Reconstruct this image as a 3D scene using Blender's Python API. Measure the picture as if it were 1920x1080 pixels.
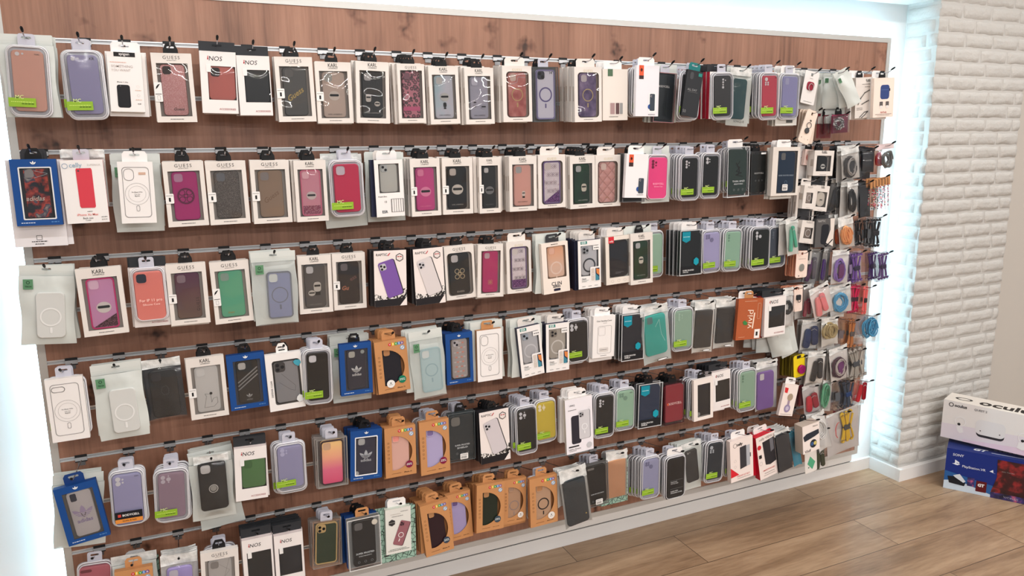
import bpy, math, random
from mathutils import Vector, Matrix, noise
from mathutils.geometry import tessellate_polygon
random.seed(7)
for o in list(bpy.data.objects): bpy.data.objects.remove(o)
C = bpy.context.scene.collection
SC = bpy.context.scene
PI = math.pi
# ---------------------------------------------------------------- camera
cam = bpy.data.objects.new('camera', bpy.data.cameras.new('camera')); C.objects.link(cam)
cam.data.sensor_width = 36.0; cam.data.lens = 36.0*1415.1/1920.0; cam.data.clip_start = .02
YAW, PITCH, ROLL = .4260, .19133, -.00928
_f = Vector((math.sin(YAW)*math.cos(PITCH), math.cos(YAW)*math.cos(PITCH), -math.sin(PITCH)))
_r0 = Vector((math.cos(YAW), -math.sin(YAW), 0)); _u0 = _r0.cross(_f)
_r = _r0*math.cos(ROLL)+_u0*math.sin(ROLL); _u = -_r0*math.sin(ROLL)+_u0*math.cos(ROLL)
cam.matrix_world = Matrix(((_r.x,_u.x,-_f.x,.3566),(_r.y,_u.y,-_f.y,-2.4717),(_r.z,_u.z,-_f.z,1.6315),(0,0,0,1)))
SC.camera = cam
# ---------------------------------------------------------------- world, lamps, exposure
SC.view_settings.view_transform = 'Standard'; SC.view_settings.look = 'None'
SC.view_settings.gamma = 1; SC.view_settings.use_curve_mapping = False
SC.view_settings.exposure = EXPOSURE = -0.22
SC.cycles.transparent_max_bounces = 32
SC.cycles.max_bounces = 8
W = bpy.data.worlds.new('world'); SC.world = W; W.use_nodes = True
W.node_tree.nodes['Background'].inputs[0].default_value = (.93,.95,.97,1)
W.node_tree.nodes['Background'].inputs[1].default_value = .44
def lamp(name, loc, sx, sy, watts, col, rot=(0,0,0)):
    l = bpy.data.lights.new(name,'AREA'); l.shape='RECTANGLE'; l.size=sx; l.size_y=sy; l.energy=watts; l.color=col
    o = bpy.data.objects.new(name,l); C.objects.link(o); o.location=loc; o.rotation_euler=rot; return o
LAMPS = [(.9,-.95,2.68,2.2,.05,27),(3.6,-.95,2.68,2.2,.05,24),(.2,-2.3,2.68,2.4,.05,19),(3.2,-2.3,2.68,2.4,.05,18),(1.0,-4.3,2.68,3,.15,120),(4.4,-4.3,2.68,2.6,.15,105),(2,-6.6,2.68,5,.18,200)]
for i,(x,y,z,sx,sy,p) in enumerate(LAMPS):
    lamp('ceiling_strip_light', (x,y,z-.012), sx, sy, p, (1,.985,.965))
# ---------------------------------------------------------------- materials
def lin(c):
    o=[]
    for v in c[:3]:
        v=v/255.0; o.append(v/12.92 if v<=.04045 else ((v+.055)/1.055)**2.4)
    return (o[0],o[1],o[2],1)
MATS={}
def M(c, rough=.5, metal=0, spec=.28, kind='p', emit=0):
    """cached principled material from an sRGB 0-255 colour"""
    if isinstance(c, bpy.types.Material): return c
    if isinstance(c, str): return NAMED[c]()
    key=(tuple(c),rough,metal,kind,emit)
    if key in MATS: return MATS[key]
    m=bpy.data.materials.new('paint'); m.use_nodes=True; b=m.node_tree.nodes['Principled BSDF']
    b.inputs['Base Color'].default_value=lin(c); b.inputs['Roughness'].default_value=rough
    b.inputs['Metallic'].default_value=metal; b.inputs['Specular IOR Level'].default_value=spec
    if emit:
        b.inputs['Emission Color'].default_value=lin(c); b.inputs['Emission Strength'].default_value=emit
    MATS[key]=m; return m
def nodes(name):
    m=bpy.data.materials.new(name); m.use_nodes=True; nt=m.node_tree
    return m, nt, nt.nodes['Principled BSDF'], nt.nodes['Material Output']
def N(nt,t,**k):
    n=nt.nodes.new(t)
    for a,v in k.items():
        if a in n.inputs.keys(): n.inputs[a].default_value=v
        else: setattr(n,a,v)
    return n
def film(name, tint, alpha, rough, bump, scale, spec=1.0):
    """thin clear plastic: see-through, with a wrinkled gloss"""
    if name in MATS: return MATS[name]
    m,nt,b,out=nodes(name); nt.nodes.remove(b)
    tr=N(nt,'ShaderNodeBsdfTransparent'); tr.inputs[0].default_value=(1,1,1,1)
    b=N(nt,'ShaderNodeBsdfPrincipled'); b.inputs['Base Color'].default_value=lin(tint); b.inputs['Roughness'].default_value=max(rough,.3)
    gl=N(nt,'ShaderNodeBsdfGlossy'); gl.inputs['Roughness'].default_value=rough; gl.inputs[0].default_value=(1,1,1,1)
    mx=N(nt,'ShaderNodeMixShader'); mx.inputs[0].default_value=alpha
    m2=N(nt,'ShaderNodeMixShader')
    fr=N(nt,'ShaderNodeFresnel',IOR=1.45)
    ml=N(nt,'ShaderNodeMath',operation='MULTIPLY'); ml.inputs[1].default_value=spec
    tc=N(nt,'ShaderNodeTexCoord'); oi=N(nt,'ShaderNodeObjectInfo')
    ad=N(nt,'ShaderNodeVectorMath',operation='ADD'); sc=N(nt,'ShaderNodeVectorMath',operation='SCALE'); sc.inputs['Scale'].default_value=37
    cm=N(nt,'ShaderNodeCombineXYZ')
    L=nt.links.new
    for i in range(3): L(oi.outputs['Random'],cm.inputs[i])
    L(cm.outputs[0],sc.inputs[0]); L(tc.outputs['Object'],ad.inputs[0]); L(sc.outputs[0],ad.inputs[1])
    no=N(nt,'ShaderNodeTexNoise',Scale=scale,Detail=1.2,Roughness=.4); L(ad.outputs[0],no.inputs['Vector'])
    bp=N(nt,'ShaderNodeBump',Strength=1.0,Distance=bump); L(no.outputs[0],bp.inputs['Height'])
    L(bp.outputs[0],gl.inputs['Normal']); L(bp.outputs[0],b.inputs['Normal'])
    L(tr.outputs[0],mx.inputs[1]); L(b.outputs[0],mx.inputs[2])
    L(fr.outputs[0],ml.inputs[0]); L(ml.outputs[0],m2.inputs[0]); L(mx.outputs[0],m2.inputs[1]); L(gl.outputs[0],m2.inputs[2])
    L(m2.outputs[0],out.inputs[0]); MATS[name]=m; return m
def tex(name, fn):
    def get():
        if name not in MATS:
            m,nt,b,out=nodes(name); fn(nt,b); MATS[name]=m
        return MATS[name]
    return get
def ramp(nt, stops, interp='LINEAR'):
    r=N(nt,'ShaderNodeValToRGB'); e=r.color_ramp; e.interpolation=interp
    e.elements[0].position=stops[0][0]; e.elements[0].color=lin(stops[0][1])
    e.elements[1].position=stops[-1][0]; e.elements[1].color=lin(stops[-1][1])
    for p,c in stops[1:-1]:
        x=e.elements.new(p); x.color=lin(c)
    return r
def t_glitter(a,bc,scale=900):
    def f(nt,b):
        L=nt.links.new; tc=N(nt,'ShaderNodeTexCoord'); v=N(nt,'ShaderNodeTexVoronoi',Scale=scale); L(tc.outputs['Object'],v.inputs['Vector'])
        sp=N(nt,'ShaderNodeSeparateColor'); L(v.outputs['Color'],sp.inputs[0]); r=ramp(nt,[(0,a),(.7,a),(1,bc)]); L(sp.outputs[0],r.inputs[0]); L(r.outputs[0],b.inputs['Base Color'])
        b.inputs['Roughness'].default_value=.28; b.inputs['Metallic'].default_value=.35
        bp=N(nt,'ShaderNodeBump',Strength=.6,Distance=.001); L(sp.outputs[1],bp.inputs['Height']); L(bp.outputs[0],b.inputs['Normal'])
    return f
def t_cells(scale, stops, feature='F1', rough=.35):
    def f(nt,b):
        L=nt.links.new; tc=N(nt,'ShaderNodeTexCoord'); v=N(nt,'ShaderNodeTexVoronoi',Scale=scale); v.feature=feature; L(tc.outputs['Object'],v.inputs['Vector'])
        r=ramp(nt,stops); L(v.outputs['Distance'],r.inputs[0]); L(r.outputs[0],b.inputs['Base Color']); b.inputs['Roughness'].default_value=rough
    return f
def t_noise(scale, stops, rough=.35, detail=3, stretch=(1,1,1), bump=0):
    def f(nt,b):
        L=nt.links.new; tc=N(nt,'ShaderNodeTexCoord'); mp=N(nt,'ShaderNodeMapping'); mp.inputs['Scale'].default_value=stretch; L(tc.outputs['Object'],mp.inputs[0])
        v=N(nt,'ShaderNodeTexNoise',Scale=scale,Detail=detail); L(mp.outputs[0],v.inputs['Vector'])
        r=ramp(nt,stops); L(v.outputs[0],r.inputs[0]); L(r.outputs[0],b.inputs['Base Color']); b.inputs['Roughness'].default_value=rough
        if bump:
            bp=N(nt,'ShaderNodeBump',Strength=.8,Distance=bump); L(v.outputs[0],bp.inputs['Height']); L(bp.outputs[0],b.inputs['Normal'])
    return f
def t_grad(stops, z0, z1, rough=.2):
    def f(nt,b):
        L=nt.links.new; tc=N(nt,'ShaderNodeTexCoord'); s=N(nt,'ShaderNodeSeparateXYZ'); L(tc.outputs['Object'],s.inputs[0])
        mr=N(nt,'ShaderNodeMapRange'); mr.inputs[1].default_value=z0; mr.inputs[2].default_value=z1; L(s.outputs[2],mr.inputs[0])
        r=ramp(nt,stops); L(mr.outputs[0],r.inputs[0]); L(r.outputs[0],b.inputs['Base Color']); b.inputs['Roughness'].default_value=rough
    return f
def t_quilt(nt,b):
    L=nt.links.new; b.inputs['Base Color'].default_value=lin((216,165,160)); b.inputs['Roughness'].default_value=.45
    tc=N(nt,'ShaderNodeTexCoord'); hs=[]
    for sx in (1,-1):
        mp=N(nt,'ShaderNodeMapping'); mp.inputs['Rotation'].default_value=(0,sx*PI/4,0); L(tc.outputs['Object'],mp.inputs[0])
        s=N(nt,'ShaderNodeSeparateXYZ'); L(mp.outputs[0],s.inputs[0]); m=N(nt,'ShaderNodeMath',operation='MULTIPLY'); m.inputs[1].default_value=PI/.026; L(s.outputs[0],m.inputs[0])
        q=N(nt,'ShaderNodeMath',operation='SINE'); L(m.outputs[0],q.inputs[0]); a=N(nt,'ShaderNodeMath',operation='ABSOLUTE'); L(q.outputs[0],a.inputs[0]); hs.append(a)
    mn=N(nt,'ShaderNodeMath',operation='MINIMUM'); L(hs[0].outputs[0],mn.inputs[0]); L(hs[1].outputs[0],mn.inputs[1])
    pw=N(nt,'ShaderNodeMath',operation='POWER'); pw.inputs[1].default_value=.5; L(mn.outputs[0],pw.inputs[0])
    bp=N(nt,'ShaderNodeBump',Strength=1,Distance=.004); L(pw.outputs[0],bp.inputs['Height']); L(bp.outputs[0],b.inputs['Normal'])
NAMED={
 'win':lambda:film('window_film',(235,240,245),.012,.03,.013,10,1.0),
 'bag':lambda:film('clear_bag_film',(225,228,230),.03,.07,.006,24,.8),
 'clear':lambda:film('clear_rigid_plastic',(215,222,228),.012,.05,.0012,14,.6),
 'blist':lambda:film('frosted_blister_plastic',(216,216,226),.34,.16,.0012,30,.8),
 'blistrim':lambda:film('blister_rim_plastic',(242,242,247),.78,.14,.0008,30,1.2),
 'frost':lambda:film('frosted_pouch_plastic',(222,230,228),.17,.30,.003,26,.6),
 'pouch':lambda:film('milky_pouch_plastic',(208,213,209),.97,.4,.003,24,.5),
 'foil':tex('white_header_film',t_noise(45,[(.3,(190,192,190)),(.7,(240,240,238))],.22,3,(1,1,1),.004)),
 'g_pink':tex('pink_sparkle',t_glitter((198,138,136),(236,200,200),1100)),
 'g_grey':tex('grey_glitter',t_glitter((96,88,84),(190,180,172),1500)),
 'g_purple':tex('purple_glitter',t_glitter((92,48,112),(215,150,220),900)),
 'g_dark':tex('dark_plum_glitter',t_glitter((60,30,48),(190,130,160),900)),
 'g_pinks':tex('pink_glitter_grains',t_glitter((150,70,100),(240,200,210),900)),
 'leopard':tex('leopard_print',t_cells(85,[(0,(172,88,112)),(.26,(165,84,108)),(.36,(66,26,36)),(.5,(66,26,36)),(.56,(205,128,146)),(1,(205,128,146))])),
 'marble_pink':tex('pink_marble',t_noise(26,[(.35,(176,92,88)),(.6,(214,142,136)),(.8,(236,190,180))],.12)),
 'marble_purple':tex('purple_marble',t_noise(30,[(.35,(92,76,118)),(.6,(140,120,160)),(.8,(190,170,200))],.12)),
 'floral':tex('dark_floral_print',t_noise(38,[(.0,(24,22,34)),(.44,(30,26,40)),(.5,(150,44,40)),(.56,(205,80,60)),(.6,(60,60,90)),(.7,(180,170,160)),(.9,(30,26,40))],.15,4)),
 'ombre':tex('ombre_pink_shell',t_grad([(0,(214,60,112)),(.45,(222,108,140)),(.7,(238,170,140)),(1,(244,204,140))],-.17,-.02,.12)),
 'ombre2':tex('ombre_plum_shell',t_grad([(0,(116,94,86)),(.5,(108,74,82)),(1,(98,44,82))],-.16,-.02,.16)),
 'peach':tex('iridescent_peach_shell',t_grad([(0,(238,196,170)),(.5,(236,206,188)),(1,(240,186,150))],-.16,-.02,.12)),
 'quilt':tex('quilted_pink_leather',t_quilt),
 'green':tex('glossy_green_shell',t_noise(9,[(.3,(14,22,18)),(.6,(20,64,36)),(.8,(24,30,26))],.12)),
 'irid':tex('iridescent_clear_shell',t_noise(14,[(.3,(196,200,206)),(.5,(214,214,226)),(.7,(190,214,224))],.08)),
 'glitter2':tex('clear_sparkle_shell',t_noise(60,[(.3,(222,212,218)),(.6,(232,222,226)),(.75,(196,166,180))],.12)),
 'leather':tex('dark_teal_leather',t_noise(300,[(.3,(24,32,38)),(.7,(36,46,52))],.3,2,(1,1,1),.0006)),
 'splat':tex('black_splatter_print',t_noise(140,[(.46,(22,20,20)),(.54,(232,226,222))],.4,4)),
 'gt':tex('dark_red_cover_art',t_noise(16,[(.35,(26,14,18)),(.52,(60,20,24)),(.62,(140,34,38)),(.72,(70,20,26))],.35,3)),
 'worlds':tex('purple_cover_art',t_noise(30,[(.35,(22,22,44)),(.55,(60,50,110)),(.68,(190,90,120)),(.8,(40,50,110))],.35,4)),
 'doodle':tex('doodle_print',t_cells(60,[(0,(40,40,44)),(.03,(40,40,44)),(.05,(150,190,172)),(1,(196,214,206))],'DISTANCE_TO_EDGE')),
 'cork':lambda:M((176,112,72),.7),
}
CARD=(226,219,213); WHITE=(238,234,232); BLK=(24,24,26); KRAFT=(196,140,92); BLUE=(20,72,140); INK=(40,36,36)
# ---------------------------------------------------------------- mesh building
def rrect(cx,cz,w,h,r=.004,n=4):
    r=min(r,w/2-1e-5,h/2-1e-5); p=[]
    for k,(sx,sz) in enumerate(((1,1),(-1,1),(-1,-1),(1,-1))):
        ox,oz=cx+sx*(w/2-r),cz+sz*(h/2-r)
        for i in range(n+1):
            a=PI/2*(k+i/n); p.append((ox+r*math.cos(a),oz+r*math.sin(a)))
    return p
def rect(x0,z0,x1,z1): return [(x0,z0),(x1,z0),(x1,z1),(x0,z1)]
def circ(cx,cz,r,n=20,rz=None):
    rz=rz or r; return [(cx+r*math.cos(2*PI*i/n),cz+rz*math.sin(2*PI*i/n)) for i in range(n)]
TXT={}
def text_geo(s,bold=0.0):
    if bold>.005 and any(c_ in s for c_ in 'MWNKVXAwvkx'): bold=.005
    k=(s,bold)
    if k not in TXT:
        c=bpy.data.curves.new('t','FONT'); c.body=s; c.size=1; c.resolution_u=2; c.offset=bold; c.align_x='CENTER'; c.align_y='CENTER'; c.space_character=1.3 if s=='GUESS' else 1.0
        o=bpy.data.objects.new('t',c); C.objects.link(o); dg=bpy.context.evaluated_depsgraph_get(); dg.update()
        m=o.evaluated_get(dg).to_mesh(); v=[(a.co.x,a.co.y) for a in m.vertices]; f=[tuple(p.vertices) for p in m.polygons]
        bpy.data.objects.remove(o); bpy.data.curves.remove(c)
        if v:
            xs=[a[0] for a in v]; ys=[a[1] for a in v]; x0,x1,y0,y1=min(xs),max(xs),min(ys),max(ys)
            v=[(a[0]-(x0+x1)/2,a[1]-(y0+y1)/2) for a in v]; TXT[k]=(v,f,x1-x0,y1-y0)
        else: TXT[k]=([],[],1,1)
    return TXT[k]
class MB:
    def __init__(s): s.v=[];s.f=[];s.mi=[];s.mats=[];s.sm=[]
    def m(s,mat):
        mat=M(mat)
        if mat not in s.mats: s.mats.append(mat)
        return s.mats.index(mat)
    def add(s,vs,fs,mat,smooth=False):
        b=len(s.v); s.v+=[tuple(p) for p in vs]; k=s.m(mat)
        for f in fs: s.f.append(tuple(i+b for i in f)); s.mi.append(k); s.sm.append(smooth)
    def prism(s,pts,y0,y1,mat,bev=0,side=None):
        n=len(pts); side=side or mat
        if bev:
            cx=sum(p[0] for p in pts)/n; cz=sum(p[1] for p in pts)/n
            hw=max(abs(p[0]-cx) for p in pts); hz=max(abs(p[1]-cz) for p in pts)
            ins=lambda q:[(cx+(x-cx)*(1-q/hw),cz+(z-cz)*(1-q/hz)) for x,z in pts]
            rings=[(ins(bev),y0),(ins(bev*.3),y0+bev*.3),(pts,y0+bev),(pts,y1)]
        else: rings=[(pts,y0),(pts,y1)]
        vs=[(x,y,z) for r,y in rings for x,z in r]
        s.add(vs[:n],[tuple(range(n))],mat,bool(bev)); s.add(vs[-n:],[tuple(reversed(range(n)))],side)
        fs=[]
        for k in range(len(rings)-1):
            for i in range(n):
                j=(i+1)%n; fs.append((k*n+j,k*n+i,(k+1)*n+i,(k+1)*n+j))
        s.add(vs,fs,side,bool(bev))
    def flat(s,pts,y,mat): s.add([(x,y,z) for x,z in pts],[tuple(range(len(pts)))],mat)
    def holed(s,outer,holes,y0,y1,mat,side=None):
        side=side or mat
        polys=[outer]+holes; tri=tessellate_polygon([[Vector((x,z,0)) for x,z in p] for p in polys])
        flatp=[q for p in polys for q in p]
        def orient(t):
            a,b,c=[flatp[i] for i in t]; ar=(b[0]-a[0])*(c[1]-a[1])-(c[0]-a[0])*(b[1]-a[1]); return t if ar>0 else (t[0],t[2],t[1])
        tri=[orient(tuple(t)) for t in tri]
        s.add([(x,y0,z) for x,z in flatp],tri,mat); s.add([(x,y1,z) for x,z in flatp],[tuple(reversed(t)) for t in tri],side)
        for p in polys:
            n=len(p); vs=[(x,y,z) for y in (y0,y1) for x,z in p]
            s.add(vs,[(i,(i+1)%n,n+(i+1)%n,n+i) for i in range(n)],side)
    def box(s,x0,y0,z0,x1,y1,z1,mat): s.prism(rect(x0,z0,x1,z1),y0,y1,mat)
    def annulus(s,cx,cz,r0,r1,y,mat,n=28,rz=1.0,a0=0,a1=2*PI):
        vs=[];m=n+1
        for i in range(m):
            a=a0+(a1-a0)*i/n
            for r in (r0,r1): vs.append((cx+r*math.cos(a),y,cz+r*rz*math.sin(a)))
        s.add(vs,[(2*i,2*i+1,2*i+3,2*i+2) for i in range(n)],mat)
    def stroke(s,pts,w,y,mat,closed=False):
        q=pts+[pts[0]] if closed else pts
        for (a,b) in zip(q[:-1],q[1:]):
            d=Vector((b[0]-a[0],b[1]-a[1]));L=d.length
            if L<1e-6: continue
            d/=L;n=Vector((-d.y,d.x))*w/2;e=d*w*.35
            s.flat([(a[0]-e.x-n.x,a[1]-e.y-n.y),(b[0]+e.x-n.x,b[1]+e.y-n.y),(b[0]+e.x+n.x,b[1]+e.y+n.y),(a[0]-e.x+n.x,a[1]-e.y+n.y)],y,mat)
    def text(s,t,x,z,width,y,mat,bold=.012,rot=0,hmax=None,shear=0,stretch=1):
        v,f,w,h=text_geo(t,bold)
        if not v: return
        k=width/w
        kz=k*stretch
        if hmax and h*kz>hmax: kz=hmax/h; 
        if hmax and kz<k*.6: k=kz*1.3
        c,sn=math.cos(rot),math.sin(rot)
        s.add([(x+(a*k+b*kz*shear)*c-b*kz*sn, y, z+(a*k+b*kz*shear)*sn+b*kz*c) for a,b in v],f,mat)
    def tube(s,pts,r,mat,n=6,closed=False):
        P=[Vector(p) for p in pts]; m=len(P); vs=[]
        up=Vector((0,1,0.13)).normalized()
        for i,p in enumerate(P):
            a=P[(i-1)%m] if (closed or i>0) else P[0]; b=P[(i+1)%m] if (closed or i<m-1) else P[-1]
            t=(b-a)
            t=t.normalized() if t.length>1e-9 else Vector((1,0,0))
            u=t.cross(up)
            if u.length<1e-3: u=t.cross(Vector((1,0,0)))
            u.normalize(); w=t.cross(u); rr=r[i] if isinstance(r,(list,tuple)) else r
            for k in range(n):
                g=2*PI*k/n; q=p+u*math.cos(g)*rr+w*math.sin(g)*rr; vs.append(tuple(q))
        fs=[]; mm=m if closed else m-1
        for i in range(mm):
            j=(i+1)%m
            for k in range(n): l=(k+1)%n; fs.append((i*n+k,i*n+l,j*n+l,j*n+k))
        if not closed: fs+= [tuple(range(n)),tuple(reversed(range((m-1)*n,m*n)))]
        s.add(vs,fs,mat,True)
    def grid(s,w,z0,z1,nx,nz,fy,mat,smooth=True,fx=None):
        vs=[]
        for j in range(nz+1):
            for i in range(nx+1):
                u=i/nx; t=j/nz; x=(u-.5)*w; z=z0+(z1-z0)*t
                if fx: x+=fx(u,t)
                vs.append((x,fy(u,t),z))
        s.add(vs,[(j*(nx+1)+i,j*(nx+1)+i+1,(j+1)*(nx+1)+i+1,(j+1)*(nx+1)+i) for j in range(nz) for i in range(nx)],mat,smooth)
    def build(s,name,parent=None,loc=(0,0,0)):
        me=bpy.data.meshes.new(name); me.from_pydata(s.v,[],s.f)
        for m in s.mats: me.materials.append(m)
        me.polygons.foreach_set('material_index',s.mi); me.polygons.foreach_set('use_smooth',s.sm); me.update()
        o=bpy.data.objects.new(name,me); C.objects.link(o); o.location=loc
        if parent: o.parent=parent
        return o
def tag(o,label,cat,group=None,kind=None):
    if label: o['label']=label
    if cat: o['category']=cat
    if group: o['group']=group
    if kind: o['kind']=kind
    return o
def empty(name,loc=(0,0,0)):
    o=bpy.data.objects.new(name,None); C.objects.link(o); o.location=loc; o.empty_display_size=.02; return o
def struct(mb,name): o=mb.build(name); o['kind']='structure'; return o
KIDS={}
def dup(root,parent=None):
    c=root.copy(); C.objects.link(c)
    if parent: c.parent=parent
    for ch in [k for k in root.children]: dup(ch,c)
    return c
# ---------------------------------------------------------------- prints and phone cases
E_=.0004
def trefoil(mb,cx,cz,s,y,mat,cut=None):
    for ang,l,wd in ((0,1.0,.42),(-.78,.86,.36),(.78,.86,.36)):
        pts=[]
        for i in range(9):
            t=i/8; pts.append((t,math.sin(PI*t)**.8*wd*.5*(1-.1*t)))
        poly=[(a,b) for a,b in pts]+[(a,-b) for a,b in reversed(pts[1:-1])]
        c,n=math.cos(ang),math.sin(ang)
        mb.flat([(cx+s*(-b*c+a*n),cz-s*.35+s*(a*c+b*n)) for a,b in poly],y,mat)
    if cut:
        for k in range(3): mb.flat(rect(cx-s*.75,cz-s*(.26-.13*k),cx+s*.75,cz-s*(.21-.13*k)),y-.0001,cut)
def stroke4g(mb,cx,cz,s,y,mat,w=.0012):
    for sx in (-1,1):
        for sz in (-1,1): mb.annulus(cx+sx*s*.33,cz+sz*s*.33,s*.3-w,s*.3,y,mat,14)
    mb.annulus(cx,cz,s*.2-w,s*.2,y,mat,12)
def dashes(mb,x0,x1,z,h,y,mat,seed=1):
    r=random.Random(seed); x=x0
    while x<x1:
        l=h*r.uniform(1.2,3.5); mb.flat(rect(x,z-h/2,min(x+l,x1),z+h/2),y,mat); x+=l+h*.6
def cable(mb,cx,cz,w,h,y,r,mat,loops=4,seed=0,jit=.12):
    R=random.Random(seed); pts=[]; r=r*.74; loops+=2; n=18*loops
    for i in range(n):
        a=2*PI*i/18; k=i/n; s=1-.5*abs(math.sin(k*5+seed))*k-.12*k+.05*math.sin(3*a+seed+k*4)
        pts.append((cx+math.cos(a+.2*math.sin(k*9))*w/2*s+R.uniform(-1,1)*jit*w*.06, y+.003*math.sin(a*.5+seed)+.0016*(i//18), cz+math.sin(a)*h/2*s+R.uniform(-1,1)*jit*h*.06))
    mb.tube(pts,r,mat,6)
def bundle(mb,cx,cz,w,h,y,r,mat,tie,strands=6,seed=0):
    R=random.Random(seed)
    for k in range(strands):
        f=(k/(strands-1)-.5); pts=[]
        for i in range(15):
            t=i/14; zz=cz-h/2+h*t; q=abs(t-.5)*2; pts.append((cx+f*w*(.42+.58*q**.8)+.0012*math.sin(9*t+k),y+.004*math.sin(k*2.1)-.002*(k%2),zz-(.006*abs(f)*2*(1 if t>.5 else -1) if q>.9 else 0)))
        mb.tube(pts,r,mat,6)
        if k%2==0:
            for e in (-1,1):
                g=(k+1)/(strands-1)-.5
                mb.tube([(cx+(f+(g-f)*(.5-.5*math.cos(PI*j/6)))*w,y,cz+e*(h/2+.008*math.sin(PI*j/6))) for j in range(7)],r,mat,6)
    if tie: mb.prism(rrect(cx,cz,w*.55,h*.17,.002,2),y-.008,y+.006,tie,.002)
def case(P,cx,zt,w,h,y,c,cam='sq',m=(),r=None,thick=.009,rough=.3,camc=None,name='phone_case',shell=None):
    """a phone case seen from its back: soft-edged shell, camera opening, prints"""
    r=r or w*.15; mb=MB(); z=zt-h/2
    if not isinstance(c,str): g_=sum(c)/3; q_=.78 if g_<75 else 1; c=tuple(round((v*.84+g_*.16)*q_) for v in c)
    mat=M(c,rough) if not isinstance(c,str) else M(c)
    mb.prism(rrect(cx,z,w,h,r,5),y,y+thick,mat,.0018)
    yy=y-E_
    X=lambda f:cx-w/2+w*f; Z=lambda f:zt-h*f
    for qi,q in enumerate(m):
        k=q[0]; yy=y-E_-qi*8e-5
        if k=='em':      # plain pale oval badge with a dark band
            _,fx,fz,s,a,b=q; mb.prism(circ(X(fx),Z(fz),s*w/2,18,s*w*.42),yy-.0012,yy,a); mb.flat(rrect(X(fx),Z(fz)+s*w*.04,s*w*.8,s*w*.2,s*w*.08,3),yy-.0018,b)
        elif k=='em2':
            _,fx,fz,s,a,b=q; mb.flat(rrect(X(fx),Z(fz),s*w*.8,s*w*1.1,s*w*.3,4),yy,a); mb.flat(rrect(X(fx),Z(fz)+s*w*.12,s*w*.66,s*w*.22,s*w*.06,3),yy-.0002,b); mb.flat(rect(X(fx)-s*w*.3,Z(fz)-s*w*.95,X(fx)+s*w*.3,Z(fz)-s*w*.58),yy,b)
        elif k=='t':
            _,t,fx,fz,fw,col=q[:6]; kw=q[6] if len(q)>6 else {}; mb.text(t,X(fx),Z(fz),fw*w,yy,col,**kw)
        elif k=='ring':
            col=q[1]; fz=q[2] if len(q)>2 else .55; rr=(q[3] if len(q)>3 else .3)*w; tk=q[4] if len(q)>4 else .1
            mb.annulus(cx,Z(fz),rr*(1-tk*1.6),rr,yy,col); mb.flat(rrect(cx,Z(fz)-rr-.012,w*.075,.015,.002,2),yy,col)
        elif k=='tref': trefoil(mb,X(q[1]),Z(q[2]),q[3]*w,yy,q[4],mat)
        elif k=='stripes':
            for i in range(3): mb.stroke([(X(.05),Z(.5+i*.085)),(X(.95),Z(.18+i*.085))],w*.055,yy,q[1])
        elif k=='4g': stroke4g(mb,X(q[1]),Z(q[2]),q[3]*w,yy,q[4],q[5] if len(q)>5 else .0014)
        elif k=='gl':    # glitter pooled in the lower part
            pts=[(X(.06),Z(.97)),(X(.94),Z(.97)),(X(.94),Z(q[2])),(X(.06),Z(q[1]))]; mb.flat(pts,yy,q[3])
        elif k=='multi':
            for i in range(q[2]):
                for j in range(q[3]):
                    px,pz=X(.2+.6*(i+.5*(j%2))/max(1,q[2]-.5)),Z(q[4]+(q[5]-q[4])*j/max(1,q[3]-1))
                    if px<X(.42) and pz>Z(.3): continue
                    if q[1]=='4g': stroke4g(mb,px,pz,w*.17,yy,q[6],.0009)
                    else: trefoil(mb,px,pz,w*.13,yy,[q[6],q[7]][(i*3+j)%2])
        elif k=='band': mb.flat(rect(X(.02),Z(q[2]),X(.98),Z(q[1])),yy,q[3])
        elif k=='dl': dashes(mb,X(q[1]),X(q[2]),Z(q[3]),h*.009,yy,q[4],int(q[3]*99))
        elif k=='disc': mb.prism(circ(X(q[1]),Z(q[2]),q[3]*w,16),yy-.002,yy,q[4],.0008)
        elif k=='rim': mb.annulus(X(q[1]),Z(q[2]),q[3]*w*.82,q[3]*w,yy-.003,q[4])
        elif k=='poly': mb.stroke([(X(a),Z(b)) for a,b in q[1]],q[2]*w,yy,q[3])
        elif k=='edge':
            mb.holed(rrect(cx,z,w*1.01,h*1.005,r,5),[rrect(cx,z,w*.9,h*.95,r*.7,5)],yy-.0012,yy+.004,q[1])
    cs=mb.build(name,P)
    if cam:
        cb=MB(); cc=camc or (205,204,208)
        if cam=='sq':
            a=w*.36; px,pz=X(.09)+a/2,Z(.035)-a/2
            cb.holed(rrect(px,pz,a+.003,a+.003,a*.3,4),[rrect(px,pz,a-.001,a-.001,a*.28,4)],yy-.0014,yy+.0005,mat)
            cb.flat(rrect(px,pz,a,a,a*.28,4),yy-.0002,cc)
        elif cam=='lens':   # a phone with three lenses
            a=w*.4; px,pz=X(.07)+a/2,Z(.03)-a/2
            cb.prism(rrect(px,pz,a,a,a*.28,4),yy-.002,yy,cc,.0006)
            for dx,dz in ((-.22,.22),(-.22,-.22),(.24,0)): cb.prism(circ(px+dx*a,pz+dz*a,a*.17,14),yy-.0036,yy-.002,(30,30,34),.0004)
        elif cam=='lens2':
            a=w*.38; px,pz=X(.07)+a/2,Z(.03)-a/2
            cb.prism(rrect(px,pz,a,a,a*.28,4),yy-.002,yy,cc,.0006)
            for dx,dz in ((-.2,.2),(.2,-.2)): cb.prism(circ(px+dx*a,pz+dz*a,a*.19,14),yy-.0036,yy-.002,(30,30,34),.0004)
        elif cam=='pill': cb.flat(rrect(X(.24),Z(.07),w*.34,h*.055,h*.027,5),yy-.0002,cc)
        elif cam=='tall': cb.flat(rrect(X(.27),Z(.12),w*.25,h*.17,w*.06,4),yy-.0002,cc)
        else:
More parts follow.
